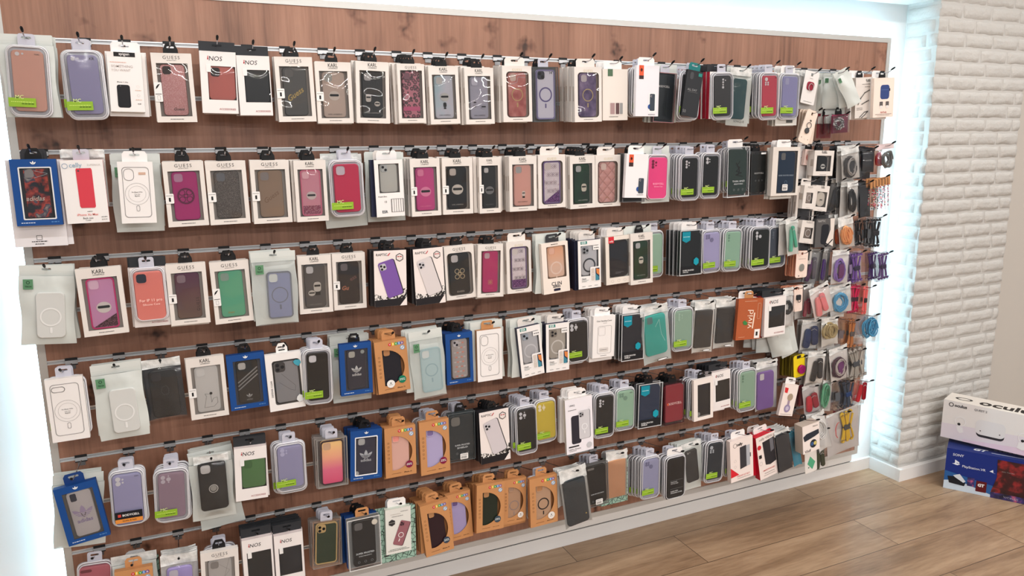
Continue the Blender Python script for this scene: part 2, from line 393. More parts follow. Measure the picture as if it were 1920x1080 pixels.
            L={'v3':[(.2,.09,.06),(.2,.16,.06),(.2,.235,.05)],'v4':[(.5,.1,.05),(.5,.165,.05),(.5,.225,.04),(.5,.29,.06),(.64,.12,.03)],
               'd4':[(.19,.08,.085),(.19,.17,.085),(.4,.125,.085),(.4,.055,.03),(.4,.19,.03)],'d5':[(.24,.09,.065),(.24,.16,.065),(.24,.23,.065),(.4,.12,.05),(.4,.19,.035)],
               'd2':[(.2,.075,.09),(.2,.165,.09),(.36,.09,.035),(.36,.15,.035)],'q':[(.2,.07,.06),(.34,.07,.06),(.2,.13,.06),(.34,.13,.06),(.5,.19,.11)],
               'q4':[(.26,.08,.07),(.26,.17,.07),(.26,.24,.045),(.45,.18,.08)],'cam1':[(.2,.065,.07),(.36,.06,.035)],
               'sqr':[(.24,.09,.1),(.2,.17,.05),(.36,.17,.05),(.2,.22,.05),(.36,.22,.05)]}[cam]
            for fx,fz,fr in L: cb.prism(circ(X(fx),Z(fz),fr*w,14),yy-.0008,yy+.0004,cc)
        cb.build('camera_cutout',cs)
    return cs
# ---------------------------------------------------------------- hanging tabs
def tab(P,kind,th,w,h,d=0,y=.012):
    """th: height of the wire above the top edge"""
    mb=MB(); th=max(.011,min(.05,th)); H=th+.010
    if kind=='k':     # black plastic hanger
        a=.019; mb.holed([(-a,-.004),(a,-.004),(a*.95,H*.45),(a*.55,H),(-a*.55,H),(-a*.95,H*.45)],[rrect(0,th-.001,.020,.007,.003,2)],y-.0008,y+.0008,(20,20,22))
    elif kind=='b':   # small clear tab
        a=.019; mb.holed(rrect(0,H/2-.003,2*a,H+.006,.006,3),[rrect(0,th,.022,.006,.003,2)],y-.0006,y+.0006,(196,196,208))
    elif kind=='inos':
        mb.holed(rect(-w/2,-.001,w/2,H),[rrect(0,th,.026,.006,.0028,2)],y-.0006,y+.0006,(44,46,50))
    elif kind=='x':   # lattice
        a=.017; mb.holed([(-a,-.004),(a,-.004),(a,H*.5),(a*.5,H),(-a*.5,H),(-a,H*.5)],[rrect(0,th-.002,.022,.004,.002,2),rrect(0,th*.35,.020,.004,.002,2)],y-.0008,y+.0008,(236,232,228))
    else:
        col={'w':CARD,'kraft':KRAFT,'blue':(24,60,120),'grey':(206,206,208),'dk':(50,50,54),'teal':(30,120,120),'ww':WHITE}[kind]; a=.025 if kind!='kraft' else .022
        if kind=='ww' or kind=='w': a=min(w*.36,.036)
        mb.holed([(-a,-.001),(a,-.001),(a,H*.72),(a-.006,H),(-a+.006,H),(-a,H*.72)],[rrect(0,th,.026,.0055,.0026,2),rrect(0,th+.001,.008,.008,.0038,3)] if 0 else [rrect(0,th,.026,.0062,.003,2)],y-.0005,y+.0005,col)
    return mb.build('hang_tab',P)
def sticker(P,x,z,w,h,y,kind='w',name='sticker'):
    mb=MB(); mb.flat(rrect(x,z,w,h,min(w,h)*.12,3),y,(236,234,232))
    if kind=='w':
        mb.flat(rect(x-w*.12,z-h*.3,x+w*.12,z+h*.1),y-E_,(30,30,32)); dashes(mb,x-w*.4,x+w*.4,z+h*.3,h*.05,y-E_,(120,116,112),3)
    elif kind=='code':
        for i in range(9): mb.flat(rect(x-w*.38+i*w*.08,z-h*.35,x-w*.38+i*w*.08+w*.035,z+h*.05),y-E_,(50,48,48))
        dashes(mb,x-w*.4,x+w*.4,z+h*.28,h*.08,y-E_,(110,106,104),5)
    elif kind=='eco':
        mb.flat([(x-w*.3,z+h*.14),(x-w*.05,z+h*.22),(x+w*.3,z+h*.42),(x+w*.02,z+h*.38),(x-w*.22,z+h*.28)],y-E_,(28,28,30)); mb.flat(rect(x-w*.4,z-h*.12,x+w*.4,z-h*.09),y-E_,INK); mb.stroke(rrect(x,z-h*.3,w*.34,h*.22,.001,2),.0005,y-E_,(120,116,112),True)
    return mb.build(name,P)
# ---------------------------------------------------------------- packages; local origin: middle of the top edge of the front face, viewer towards -y
def winbox(P,w,h,p):
    d=p.get('d',.019); col=p.get('col',CARD); x0,z0,x1,z1=p['win'] if isinstance(p.get('win'),tuple) else (.11,.145,.89,.915); wr=p.get('wr',.0015)
    wx,wz,ww,wh=w*((x0+x1)/2-.5),-h*(z0+z1)/2,w*(x1-x0),h*(z1-z0)
    mb=MB(); out=rect(-w/2,-h,w/2,0)
    if p.get('win')=='D': hole=[(-w*.28,-h*.86)]+[(-w*.28+w*.66*math.cos(a)**.9,-h*.52+h*.35*math.sin(a)) for a in [(-PI/2)+PI*i/20 for i in range(1,20)]]+[(-w*.28,-h*.17)]
    elif wr<.002: hole=rect(wx-ww/2,wz-wh/2,wx+ww/2,wz+wh/2)
    else: hole=rrect(wx,wz,ww,wh,wr,5)
    side=p.get('side',col)
    mb.holed(out,[hole],0,.0008,M(col,.45)); ins=p.get('inner',(186,178,172))
    mb.box(-w/2,.0008,-h,-w/2+.0008,d,0,side);mb.box(w/2-.0008,.0008,-h,w/2,d,0,side);mb.box(-w/2,.0008,-.0008,w/2,d,0,side);mb.box(-w/2,.0008,-h,w/2,d,-h+.0008,side)
    mb.box(-w/2,d-.001,-h,w/2,d,0,ins)
    y=-E_
    hd=p.get('hd')
    if hd=='guess': mb.text('GUESS',0,-h*.062,w*.42,y,INK,-.004); dashes(mb,-w*.12,w*.12,-h*.105,h*.008,y,(140,132,126),2)
    elif hd=='guessg': mb.text('GUESS',0,-h*.07,w*.33,y,(206,190,150),.004); 
    elif hd=='karl': mb.text('KARL',0,-h*.052,w*.27,y,(24,24,24),.03,stretch=1.25); mb.text('LAGERFELD',0,-h*.1,w*.25,y,(24,24,24),.03)
    elif hd=='trefoil': trefoil(mb,0,-h*.06,w*.09,y,(240,240,240))
    elif hd=='inos': mb.text('NOS',-w*.06,-h*.115,w*.36,y,(40,38,44),.03,shear=.15); mb.flat([(-w*.295,-h*.135),(-w*.262,-h*.135),(-w*.255,-h*.1),(-w*.288,-h*.1)],y,(176,24,36)); mb.flat([(-w*.285,-h*.092),(-w*.252,-h*.092),(-w*.249,-h*.078),(-w*.282,-h*.078)],y,(176,24,36))
    elif hd=='vivid':
        for i,(ch,cc) in enumerate(zip('VIVID',((206,44,52),(232,190,40),(60,160,80),(70,130,200),(110,60,140)))):
            cx=w*(-.02+.095*i); mb.flat(circ(cx,-h*.08,w*.052,14),y,cc); mb.text(ch,cx,-h*.08,w*.05 if ch!='I' else w*.016,y-E_,(245,240,235),.03)
        mb.flat(circ(w*.36,-h*.17,w*.075,16),y,(214,226,236)); mb.annulus(w*.36,-h*.17,w*.058,w*.072,y-E_,(70,130,180),16); mb.stroke([(w*.33,-h*.185),(w*.39,-h*.155)],.0014,y-E_,(40,70,110))
        for i in range(6): mb.stroke(rrect(-w*.385,-h*(.3+i*.075),w*.05,h*.03,.0015,2),.0007,y,(90,60,40),True)
        dashes(mb,-w*.3,0,-h*.93,h*.007,y,(90,60,40),4); mb.text(p.get('cap','iPhone 12'),w*.22,-h*.93,w*.24,y,(40,28,20),.02)
    elif isinstance(hd,tuple): mb.text(hd[0],w*(hd[3] if len(hd)>3 else 0),-h*(hd[4] if len(hd)>4 else .06),w*hd[1],y,hd[2],.02)
    if hd in ('guess','karl','guessg'):
        dashes(mb,-w*.17,w*.17,-h*.955,h*.009,y,INK,7)
        mb.add([(-w/2-E_,.004,-h*.35),(-w/2-E_,d*.6,-h*.35),(-w/2-E_,d*.6,-h*.62),(-w/2-E_,.004,-h*.62)],[(0,1,2,3)],(190,178,168))
    if hd=='trefoil': dashes(mb,-w*.4,-w*.1,-h*.955,h*.012,y,(210,220,235),7); dashes(mb,w*.25,w*.42,-h*.95,h*.016,y,(80,130,190),3)
    if hd=='inos': mb.text('ACCESSORIES',w*.2,-h*.93,w*.46,y,(150,24,40),.02)
    for i,q in enumerate(p.get('pr',())): prt(mb,q,w,h,y-i*6e-5)
    mb.build('box',P)
    cw=p.get('cw',.8); ch=p.get('ch',.97)
    if p.get('case') is not None:
        c=dict(p['case']); case(P,wx if p.get('win')!='D' else w*.0,(-h*z0 if p.get('win')!='D' else -h*.13)-wh*(1-ch)/2,(ww if p.get('win')!='D' else w*.72)*cw,(wh if p.get('win')!='D' else h*.8)*ch,.0045,**c)
    f=MB(); yy=.0002 if p.get('win')!='D' else .0012
    if p.get('win')!='D':
        f.grid(ww,wz-wh/2,wz+wh/2,6,10,lambda u,t:.0012-.0016*math.sin(PI*u)*math.sin(PI*t),NAMED['win'](),True,lambda u,t:wx); f.build('window_film',P)
    if p.get('frame'):
        g=MB(); g.holed(rrect(wx,wz,ww,wh,.003,3),[rrect(wx,wz,ww-.006,wh-.006,.002,3)],-.0008,.001,p['frame']); g.build('inner_frame',P)
    return d
def prt(mb,q,w,h,y):
    """one printed mark on a box face; fractions of width from the left and height from the top"""
    X=lambda f:w*(f-.5); Z=lambda f:-h*f; k=q[0]
    if k=='t': mb.text(q[1],X(q[2]),Z(q[3]),q[4]*w,y-E_,q[5],q[6] if len(q)>6 else .01,rot=q[7] if len(q)>7 else 0,hmax=q[8] if len(q)>8 else None)
    elif k=='r': mb.flat(rect(X(q[1]),Z(q[4]),X(q[3]),Z(q[2])),y,q[5])
    elif k=='rr': mb.flat(rrect(X((q[1]+q[3])/2),Z((q[2]+q[4])/2),w*(q[3]-q[1]),h*(q[4]-q[2]),q[6] if len(q)>6 else .004,4),y,q[5])
    elif k=='d': dashes(mb,X(q[1]),X(q[2]),Z(q[3]),h*(q[5] if len(q)>5 else .009),y-E_,q[4],int(q[3]*97))
    elif k=='c': mb.flat(circ(X(q[1]),Z(q[2]),q[3]*w,22),y-E_,q[4])
    elif k=='o': mb.annulus(X(q[1]),Z(q[2]),q[3]*w*(1-(q[5] if len(q)>5 else .06)),q[3]*w,y-E_,q[4],36)
    elif k=='l': mb.stroke([(X(a),Z(b)) for a,b in q[1]],q[2]*w,y-E_,q[3])
    elif k=='p': mb.flat([(X(a),Z(b)) for a,b in q[1]],y-E_*(q[3] if len(q)>3 else 1),q[2])
    elif k=='ro': mb.stroke(rrect(X((q[1]+q[3])/2),Z((q[2]+q[4])/2),w*(q[3]-q[1]),h*(q[4]-q[2]),q[6]*w,5),q[7]*w if len(q)>7 else .0009,y-E_,q[5],True)
    elif k=='ph':  # tilted phone picture: cx,cz,w,h,rot,body,edge,cam
        _,fx,fz,fw,fh,rot,body,edge=q[:8]; cx,cz=X(fx),Z(fz); c,s=math.cos(rot),math.sin(rot); T=lambda P_:[(cx+a*c-b*s,cz+a*s+b*c) for a,b in P_]
        PW,PH=fw*w,fh*h
        mb.flat(T(rrect(0.0014,-.0006,PW*1.06,PH*1.01,PW*.16,5)),y-E_,edge); mb.flat(T(rrect(0,0,PW,PH,PW*.15,5)),y-2*E_,body)
        mb.flat(T(rrect(-PW*.25,PH*.36,PW*.4,PW*.4,PW*.1,4)),y-3*E_,q[8] if len(q)>8 else (150,146,150))
        for a,b in ((-.34,.4),(-.34,.31),(-.16,.355)): mb.flat(T(circ(a*PW,b*PH,PW*.075,10)),y-4*E_,(24,24,28))
        if len(q)>9:
            rr=PW*.27; mb.add([(p_[0],y-3*E_,p_[1]) for i in range(25) for p_ in T([(r_*math.cos(2*PI*i/24),-PH*.08+r_*math.sin(2*PI*i/24)) for r_ in (rr*.8,rr)])],[(2*i,2*i+1,2*i+3,2*i+2) for i in range(24)],q[9]); mb.flat(T(rrect(0,-PH*.08-rr-.009,PW*.08,.011,.001,2)),y-3*E_,q[9])
    elif k=='hex': mb.flat([(X(q[1])+q[3]*w*math.sin(PI*i/3),Z(q[2])+q[3]*w*math.cos(PI*i/3)) for i in range(6)][::-1],y-E_,q[4])
def printbox(P,w,h,p):
    d=p.get('d',.018); col=p.get('col',WHITE); mb=MB(); mb.prism(rect(-w/2,-h,w/2,0),0,d,M(col,.45),0,M(p.get('side',col),.5))
    for i,q in enumerate(p.get('pr',())): prt(mb,q,w,h,-E_-i*6e-5)
    mb.build('box',P); return d
def blister(P,w,h,p):
    d=.016; r=w*.2; mb=MB()
    mb.prism(rrect(0,-h/2,w,h,r,6),.012,.0135,NAMED['blist']()); b=mb.build('backing_tray',P)
    rim=MB()
    for sc,rad,yy in ((1,.0024,.009),(.93,.0016,.002)):
        rim.tube([(x*sc,yy,-h/2+(z+h/2)*(1-(1-sc)*w/h)) for x,z in rrect(0,-h/2,w-.004,h-.004,r,6)],rad,NAMED['blistrim'](),6,True)
    rim.build('rim',P)
    cw=p.get('cw',.74); chh=p.get('ch',.84)
    case(P,w*p.get('cx',0),-h*.075,w*cw,h*chh,.003,**p['case'])
    f=MB(); f.grid(w*.9,-h*.955,-h*.045,6,10,lambda u,t:-.0015-.001*math.sin(PI*u)*math.sin(PI*t),NAMED['clear']()); f.build('front_cover',P)
    L=p.get('lab','mc')
    if L:
        s=MB(); y=-.0042
        if L=='mc':
            g=(140,178,48); x0,x1,z0,z1=-w*.5,w*.13,-h*.86,-h*.735
            s.flat(rect(x0,z0,x1,z1),y,M(g,.4)); s.text('MC',x0+w*.26,z1+h*.012,w*.19,y-E_,(214,232,150),.03); dashes(s,x0+w*.06,x1-w*.05,z0+h*.07,h*.01,y-E_,(200,226,110),4); dashes(s,x0+w*.3,x1-w*.05,z0+h*.045,h*.011,y-E_,(60,84,20),5)
        elif L=='body':
            s.flat(rect(-w*.4,-h*.84,w*.38,-h*.71),y,(20,22,30)); s.flat(rect(-w*.4,-h*.91,w*.38,-h*.84),y,(222,140,60)); s.text('BODYCELL',w*.05,-h*.775,w*.48,y-E_,(240,238,236),.02); s.flat(rect(-w*.32,-h*.8,-w*.23,-h*.75),y-E_,(200,70,60)); s.text('Quality & Style',0,-h*.875,w*.4,y-E_,(70,44,30),.01)
        elif L=='view':
            s.text('Optimized',-w*.13,-h*.58,w*.3,y,(190,190,190)); s.text('viewing angle',-w*.1,-h*.615,w*.36,y,(190,190,190)); s.flat(rect(-w*.3,-h*.545,w*.3,-h*.542),y,(150,150,150)); s.flat(rect(-w*.3,-h*.735,w*.3,-h*.732),y,(150,150,150)); s.text('CLEAR VIEW',-w*.1,-h*.79,w*.36,y,(235,235,235),.02); s.text('STANDING COVER',0,-h*.83,w*.54,y,(235,235,235),.02)
        elif L=='11': s.text('For IP 11 pro',w*.02,-h*.6,w*.66,y,(250,206,196),.012); s.text('Silicone Case',w*.02,-h*.67,w*.5,y,(250,206,196),.006)
        elif L=='pink': s.text('BODYCELL',0,-h*.64,w*.5,y,(250,170,200),.01); s.text('Silicone Case',0,-h*.7,w*.4,y,(250,170,200),.006)
        s.build('sticker_label' if L in('mc','body') else 'printed_text',P)
    return d
def bend(w,h,seed,amp=.003):
    R=random.Random(seed); a,b,c,e=[R.uniform(0,6) for _ in range(4)]
    return lambda u,t: amp*(math.sin(a+4*u+2*t)*math.sin(PI*u)**.3+.6*math.sin(b+9*t+5*u)+.5*math.sin(c+14*u*t))
def pouch(P,w,h,p):
    """white zip pouch; puffed bag with a sealed header and a green brand patch"""
    seed=p.get('seed',1); wf=bend(w,h,seed,.0032); mat=(NAMED['bag']() if p.get('clear') else NAMED['frost']()) if p.get('case') else NAMED['pouch'](); back=NAMED['pouch']()
    hh=h*.13; puff=p.get('puff',.006)
    fr=MB()
    fx=lambda u,t:.0022*math.sin(7*t+seed)*(abs(u-.5)*2)**3*(1 if u>.5 else -1)
    fr.grid(w,-h,-hh,8,16,lambda u,t:-.001+wf(u,t)*.6-puff*(math.sin(PI*u)*math.sin(PI*t))**.6,mat,True,fx); fr.build('front_sheet',P)
    b=MB(); b.grid(w,-h,-hh,8,12,lambda u,t:.012+wf(u,t)*.4-.008*(1-min(1,3*math.sin(PI*u))),back,True,fx); b.build('back_sheet',P)
    hd=MB(); hm=M((212,216,212),.35) if not p.get('clear') else NAMED['foil']()
    hd.holed(rect(-w/2,-hh*1.02,w/2,0),[rrect(0,-hh*.38,.022,.006,.003,2)],.003,.0042,hm)
    for k in (.62,.78,.9): hd.flat(rect(-w/2,-hh*k-.0006,w/2,-hh*k),.0028,(196,202,196))
    if p.get('txt'): hd.text(p['txt'],0,-hh*.6,w*.34,.0026,(60,70,66),.01)
    hd.build('zip_header',P)
    if p.get('case') is not None: case(P,w*p.get('cx',.08),-h*p.get('cz',.3),w*p.get('cw',.56),h*p.get('ch',.62),.0045,**p['case'])
    elif p.get('shape')=='mag':   # white case pressed against the sheet
        s=MB(); s.prism(rrect(w*.06,-h*.62,w*.54,h*.58,.012,5),-.0125,.002,M((206,207,204),.5),.002); s.annulus(w*.06,-h*.64,w*.17,w*.2,-.0132,(228,228,226)); s.flat(rrect(w*.06,-h*.81,w*.045,h*.075,.002,2),-.0132,(228,228,226)); s.build('phone_case',P)
    if p.get('patch',1):
        g=MB(); g.flat(rect(-w*.42,-h*.29,-w*.24,-h*.165),-.0098,(92,140,104)); g.annulus(-w*.33,-h*.205,.003,.0044,-.0102,(30,56,40),12); g.text('TECH',-w*.33,-h*.255,w*.12,-.0102,(34,60,42),.02); g.build('brand_patch',P)
    if p.get('foot'): 
        g=MB(); g.text(p['foot'],0,-h*.93,w*.5,-.0085,(30,32,34),.03); g.build('printed_text',P)
    return .014
def clearbag(P,w,h,p):
    """crinkled clear bag with a white header, holding one flat thing or a cord"""
    seed=p.get('seed',2); wf=bend(w,h,seed,.003); hh=h*p.get('hh',.14)
    fr=MB(); cy=p.get('puff',.009)
    fr.grid(w,-h,-hh,8,16,lambda u,t:-.003+wf(u,t)*.7-cy*(math.sin(PI*u)*math.sin(PI*t))**.5,NAMED['bag']()); fr.build('front_sheet',P)
    b=MB(); bk=p.get('back'); b.grid(w,-h,-hh,6,10,lambda u,t:.013+wf(u,t)*.3-.008*(1-min(1,3*math.sin(PI*u))),NAMED['bag']() if not bk else (M(bk,.4) if not isinstance(bk,str) else M(bk))); b.build('back_sheet',P)
    hd=MB(); hd.grid(w,-hh*1.05,0,8,4,lambda u,t:.003+wf(u,t)*.8,M(p['hc']) if p.get('hc') else NAMED['foil']())
    hd.build('header',P)
    cc=p.get('in') or {}
    k=cc.get('k'); y=.003
    if k=='case': case(P,w*cc.get('x',0),-h*cc.get('z',.2),w*cc.get('w',.76),h*cc.get('h',.7),y,**cc['case'])
    elif k=='slab':
        s=MB(); s.prism(rrect(w*cc.get('x',0),-h*(cc.get('z',.2)+cc.get('h',.7)/2),w*cc.get('w',.78),h*cc.get('h',.7),cc.get('r',.005),4),y-.002,y+.008,M(cc['c'],cc.get('ro',.5)) if not isinstance(cc['c'],str) else M(cc['c']),.0018)
        if cc.get('snap'): s.prism(circ(w*.3,-h*.83,.003,12),y-.0034,y-.002,(190,160,90),.0008)
        if cc.get('txt'): s.text(cc['txt'],0,-h*.5,w*.5,y-.0026,(200,200,200),.02)
        s.build('folio_cover',P)
    elif k: cords(P,w,h,cc,y)
    if p.get('oval'): s=MB(); s.flat(circ(w*.1,-h*.935,w*.2,18,h*.02),-.010,(30,32,34)); s.flat(circ(w*.1,-h*.935,w*.17,18,h*.014),-.0104,(232,232,232)); s.text('SPACE',w*.1,-h*.935,w*.2,-.0068,(30,32,34),.02) if 0 else None; s.build('oval_mark',P)
    return .014
def cords(P,w,h,cc,y):
    k=cc['k']; s=MB(); c=cc['c']; c2=cc.get('c2',c); sd=cc.get('s',1); cx=w*cc.get('x',0); cz=-h*cc.get('z',.6); cw=w*cc.get('w',.6); chh=h*cc.get('h',.6)
    if k=='coil':
        cable(s,cx,cz,cw,chh,y,cc.get('r',.0032),c,cc.get('n',4)+3,sd,.5)
        if c2!=c: cable(s,cx+.002,cz,cw*.8,chh*.85,y-.003,cc.get('r',.0032)*.9,c2,2,sd+3)
        if cc.get('plate'): s.prism(rrect(cx+cw*.15,cz-chh*.05,cw*.5,chh*.62,.008,4),y-.002,y+.003,cc['plate'],.001)
    elif k=='wad':
        for q in range(3): cable(s,cx+(q-1)*cw*.16,cz+(q%2)*chh*.1,cw*.7,chh*.8,y-.002*q,cc.get('r',.0032),[c,c2][q%2],3,sd+q*5,.5)
    elif k=='bundle': bundle(s,cx,cz,cw,chh,y,cc.get('r',.003),c,None,cc.get('n',6),sd)
    elif k=='strap':
        for q in range(2):
            a=.25*(q-.5); s.prism([(cx+(q-.4)*cw*.4+x*math.cos(a)-z*math.sin(a),cz+(q-.5)*chh*.12+x*math.sin(a)+z*math.cos(a)) for x,z in rrect(0,0,cw*.42,chh*.8,cw*.16,4)],y-.006*q-.002,y+.006-.006*q,[c,c2][q],.002)
        s.tube([(cx-cw*.1,y-.009,cz+chh*.3),(cx+cw*.1,y-.010,cz+chh*.36),(cx+cw*.3,y-.009,cz+chh*.28)],.0008,(190,188,186),5)
    elif k=='beads':
        R=random.Random(sd)
        for i in range(cc.get('n',70)):
            a=2*PI*R.random(); rr=R.uniform(.5,1); x=cx+math.cos(a)*cw/2*rr; z=cz+math.sin(a)*chh/2*rr; s.prism(circ(x,z,R.uniform(.0022,.0038),6),y-.006+R.uniform(-.002,.002),y,[c,c2,(70,70,74)][i%3],.001)
    s.build('cord' if k in('coil','wad','bundle') else ('strap' if k=='strap' else 'bead_chain'),P)
    if k=='bundle': t=MB(); t.prism(rrect(cx,cz,cw*.62,chh*.2,.003,2),y-.009,y+.006,cc.get('tie',(54,54,58)),.002); t.build('tie_band',P)
def clearcase_box(P,w,h,p):
    """rigid clear box with a case inside"""
    d=p.get('d',.02); mb=MB(); cl=NAMED['clear'](); mb.prism(rect(-w/2,-h,w/2,0),0,d,cl)
    mb.build('clear_box',P); e=MB(); ec=p.get('edge',(216,218,220))
    e.holed(rect(-w/2,-h,w/2,0),[rect(-w/2+.0022,-h+.0022,w/2-.0022,-.0022)],-.0004,.001,ec); e.holed(rect(-w/2,-h,w/2,0),[rect(-w/2+.0022,-h+.0022,w/2-.0022,-.0022)],d-.001,d,ec)
    if p.get('bk'): e.box(-w/2+.001,d-.002,-h+.001,w/2-.001,d-.001,-.001,p['bk'])
    e.build('box_edge',P)
    case(P,0,-h*.05,w*p.get('cw',.84),h*.9,.004,**p['case'])
    if p.get('badge'):
        s=MB(); y=-.0012
        s.flat([(-w*.42,-h*.03),(-w*.42,-h*.22),(-w*.24,-h*.27),(-w*.06,-h*.22),(-w*.06,-h*.03)],y,(16,136,156)); dashes(s,-w*.38,-w*.1,-h*.14,h*.012,y-E_,(190,226,232),3); s.build('brand_flag',P); s=MB()
        s.flat([(w*.23+w*.13*math.sin(PI*i/3),-h*.7+w*.15*math.cos(PI*i/3)) for i in range(6)][::-1],y,(20,150,170)); s.build('hexagon_badge',P); s=MB(); s.flat(rect(-w*.46,-h*.97,w*.46,-h*.81),y,(26,28,32)); s.text(p.get('t1','SUPER FROSTED'),-w*.12,-h*.885,w*.5,y-E_,(226,226,226),.02); s.text(p.get('t2','SHIELD'),-w*.24,-h*.925,w*.25,y-E_,(226,226,226),.02); s.build('printed_band',P)
    if p.get('mid'):
        s=MB(); y=-.0012
        for i,t in enumerate(p['mid']): s.text(t,p.get('mx',0)*w,-h*(p.get('mz',.62)+.055*i),w*(.56 if i==0 else .4) if len(t)>5 else w*.3,y,p.get('mc',(196,200,202)),.014,hmax=h*.035)
        for i in range(3): s.annulus(w*(-.2+.2*i),-h*(p.get('mz',.62)+.17),w*.03,w*.036,y,(150,154,156),12)
        if p.get('lt'): s.flat(rrect(w*.25,-h*.05,w*.3,h*.04,.002,3),y,(240,240,240))
        s.build('printed_text',P)
    if p.get('st'): sticker(P,w*.06,-h*.9,w*.3,h*.12,-.002,'code','price_sticker')
    return d
def ringcard(P,w,h,p):
    col=p.get('col',WHITE); mb=MB(); d=p.get('d',.0012)
    mb.holed(rrect(0,-h/2,w,h,p.get('r',.004),3),[rrect(0,-h*.1,w*.16,h*.09,.002,3)] if not p.get('nohole') else [],0,d,M(col,.5),p.get('side',col))
    for i,q in enumerate(p.get('pr',())): prt(mb,q,w,h,-E_-i*6e-5)
    mb.build('card',P)
    k=p.get('o'); s=MB()
    if k=='ring': s.prism(rrect(0,-h*.45,w*.5,h*.26,w*.14,4),-.004,0,p['c'],.0015); s.tube([(w*.17*math.cos(2*PI*i/20),-.0065,-h*.49+w*.19*math.sin(2*PI*i/20)) for i in range(20)],.0013,(196,190,190),6,True); s.build('ring_holder',P)
    elif k=='pop': s.prism(circ(w*.12,-h*.66,w*.31,28),-.010,-.001,M(p['c'],.2,.8),.0012); [s.annulus(w*.12,-h*.66,w*.31*q,w*.31*(q+.03),-.0103,(226,90,180),26) for q in (.3,.6,.85)]; s.build('grip_disc',P)
    elif k=='key': s.tube([(w*.2*math.cos(2*PI*i/20),-.003,-h*.45+w*.2*math.sin(2*PI*i/20)) for i in range(20)],.0012,(80,80,84),6,True); s.prism(circ(-w*.04,-h*.62,w*.19,20),-.005,-.001,(72,72,74),.001); s.build('key_ring',P)
    elif k=='mirror': s.prism(rrect(0,-h*.62,w*.42,h*.28,w*.2,5),-.003,0,M((170,168,160),.3,.6),.001); s.build('ring_holder',P)
    elif k=='grip': s.prism(rrect(0,-h*.45,w*.5,h*.2,.004,3),-.005,0,(44,44,48),.001); s.tube([(w*.16*math.cos(2*PI*i/18),-.007,-h*.56+w*.18*math.sin(2*PI*i/18)) for i in range(18)],.0012,(70,70,74),6,True); s.build('ring_holder',P)
    return d+.004
def bigbag(P,w,h,p):
    return clearbag(P,w,h,p)
def acrylic(P,w,h,p):
    """stiff clear sleeve with a tied cable"""
    mb=MB(); cl=film('clear_sleeve','x',0,0,0,0) if 0 else NAMED['clear'](); mb.prism(rect(-w/2,-h,w/2,0),0,.018,cl); mb.build('clear_sleeve',P)
    cords(P,w,h,p['in'],.008); 
    if p.get('lbl'): s=MB(); s.box(-w*.42,.012,-h*.68,-w*.18,.0125,-h*.38,p['lbl']); s.build('paper_label',P)
    return .02
def beadset(P,w,h,p):
    """kraft card with a row of bead strands"""
    mb=MB(); mb.box(-w/2,0,-h*.24,w/2,.003,0,KRAFT); mb.build('card',P)
    R=random.Random(p.get('s',1)); s=MB(); cols=[(190,40,90),(225,120,150),(70,70,72),(200,196,190),(96,110,100),(214,60,60),(230,210,200)]
    for k in range(5):
        x=-w*.36+w*.18*k; z=-h*.22
        s.tube([(x,-.002,-h*.2),(x+.002,-.002,-h*R.uniform(.85,1))],.0005,(150,120,110),4)
        while z>-h*R.uniform(.8,.95): s.prism(circ(x+R.uniform(-.0015,.0015),z,.0022,6),-.004,0,cols[R.randrange(7)],.0008); z-=.0052
    s.build('bead_strand',P)
    g=MB()
    for k in range(6): g.tube([(-w*.4+w*.15*k,.004,-.002),(-w*.4+w*.15*k,-.003,-h*.05),(-w*.4+w*.15*k,-.003,-h*.2),(-w*.4+w*.15*k,.004,-h*.24)],.0012,(84,64,52),5)
    g.build('cord_winding',P); return .006
KIND={'win':winbox,'print':printbox,'blister':blister,'pouch':pouch,'bag':clearbag,'clear':clearcase_box,'card':ringcard,'sleeve':acrylic,'beads':beadset}
NAME={'win':'boxed_phone_case','print':'carton','blister':'blister_pack','pouch':'zip_pouch','bag':'clear_bag','clear':'clear_case_box','card':'hanging_card','sleeve':'clear_sleeve_pack','beads':'beaded_strap_set'}
def guess(case,st=None,**k):
    k.pop('st2',0); d=dict(hd='guess',case=case,st=st); d.update(k); return d
def guessg(case,**k): return dict(hd='guessg',case=case,inner=(206,190,178),**k)
def karl(case,st=None,**k): return dict(hd='karl',case=case,st=st,**k)
def inos(case,**k):
    d=dict(hd='inos',case=case,col=(236,230,228),side=(214,200,198),win=(.2,.235,.97,.78),cw=.97,ch=1,st='inos',inner=(60,60,60)); d.update(k); return d
def adidas(case,**k):
    d=dict(hd='trefoil',case=case,col=BLUE,side=(16,58,118),win=(.16,.115,.88,.91),inner=(70,80,100)); d.update(k); return d
def vivid(case,bd=(None,None),cap='iPhone 13',**k): return dict(hd='vivid',case=case,win='D',col=KRAFT,side=(178,124,80),inner=(170,118,76),bd=bd,cap=cap,**k)
def esr(case,**k): return dict(case=case,col=WHITE,side=(32,36,60),win=(.12,.11,.9,.74),cw=.9,inner=(206,206,208),pr=[('r',.12,.015,.4,.075,(30,120,112)),('t','ESR',.26,.045,.2,(220,236,232),.03),('r',.66,.12,.95,.21,(236,234,232)),('d',.7,.92,.165,INK,.014),('rr',.52,.56,.97,.87,WHITE,.005),('rr',.56,.59,.72,.85,(206,196,188),.004),('o',.64,.72,.05,(240,238,236),.2),('r',.75,.59,.93,.85,(44,60,84)),('p',[(.78,.6),(.93,.62),(.93,.75),(.8,.7)],(214,130,70),2),('p',[(.75,.7),(.9,.78),(.88,.85),(.75,.85)],(60,130,150),2),('t','Classic',.24,.79,.2,(60,66,70),.02),('d',.14,.44,.825,(120,130,130)),('d',.14,.36,.85,(120,130,130)),('d',.15,.3,.95,(90,90,90)),('d',.42,.57,.95,(90,90,90)),('d',.7,.84,.95,(90,90,90))],**k)
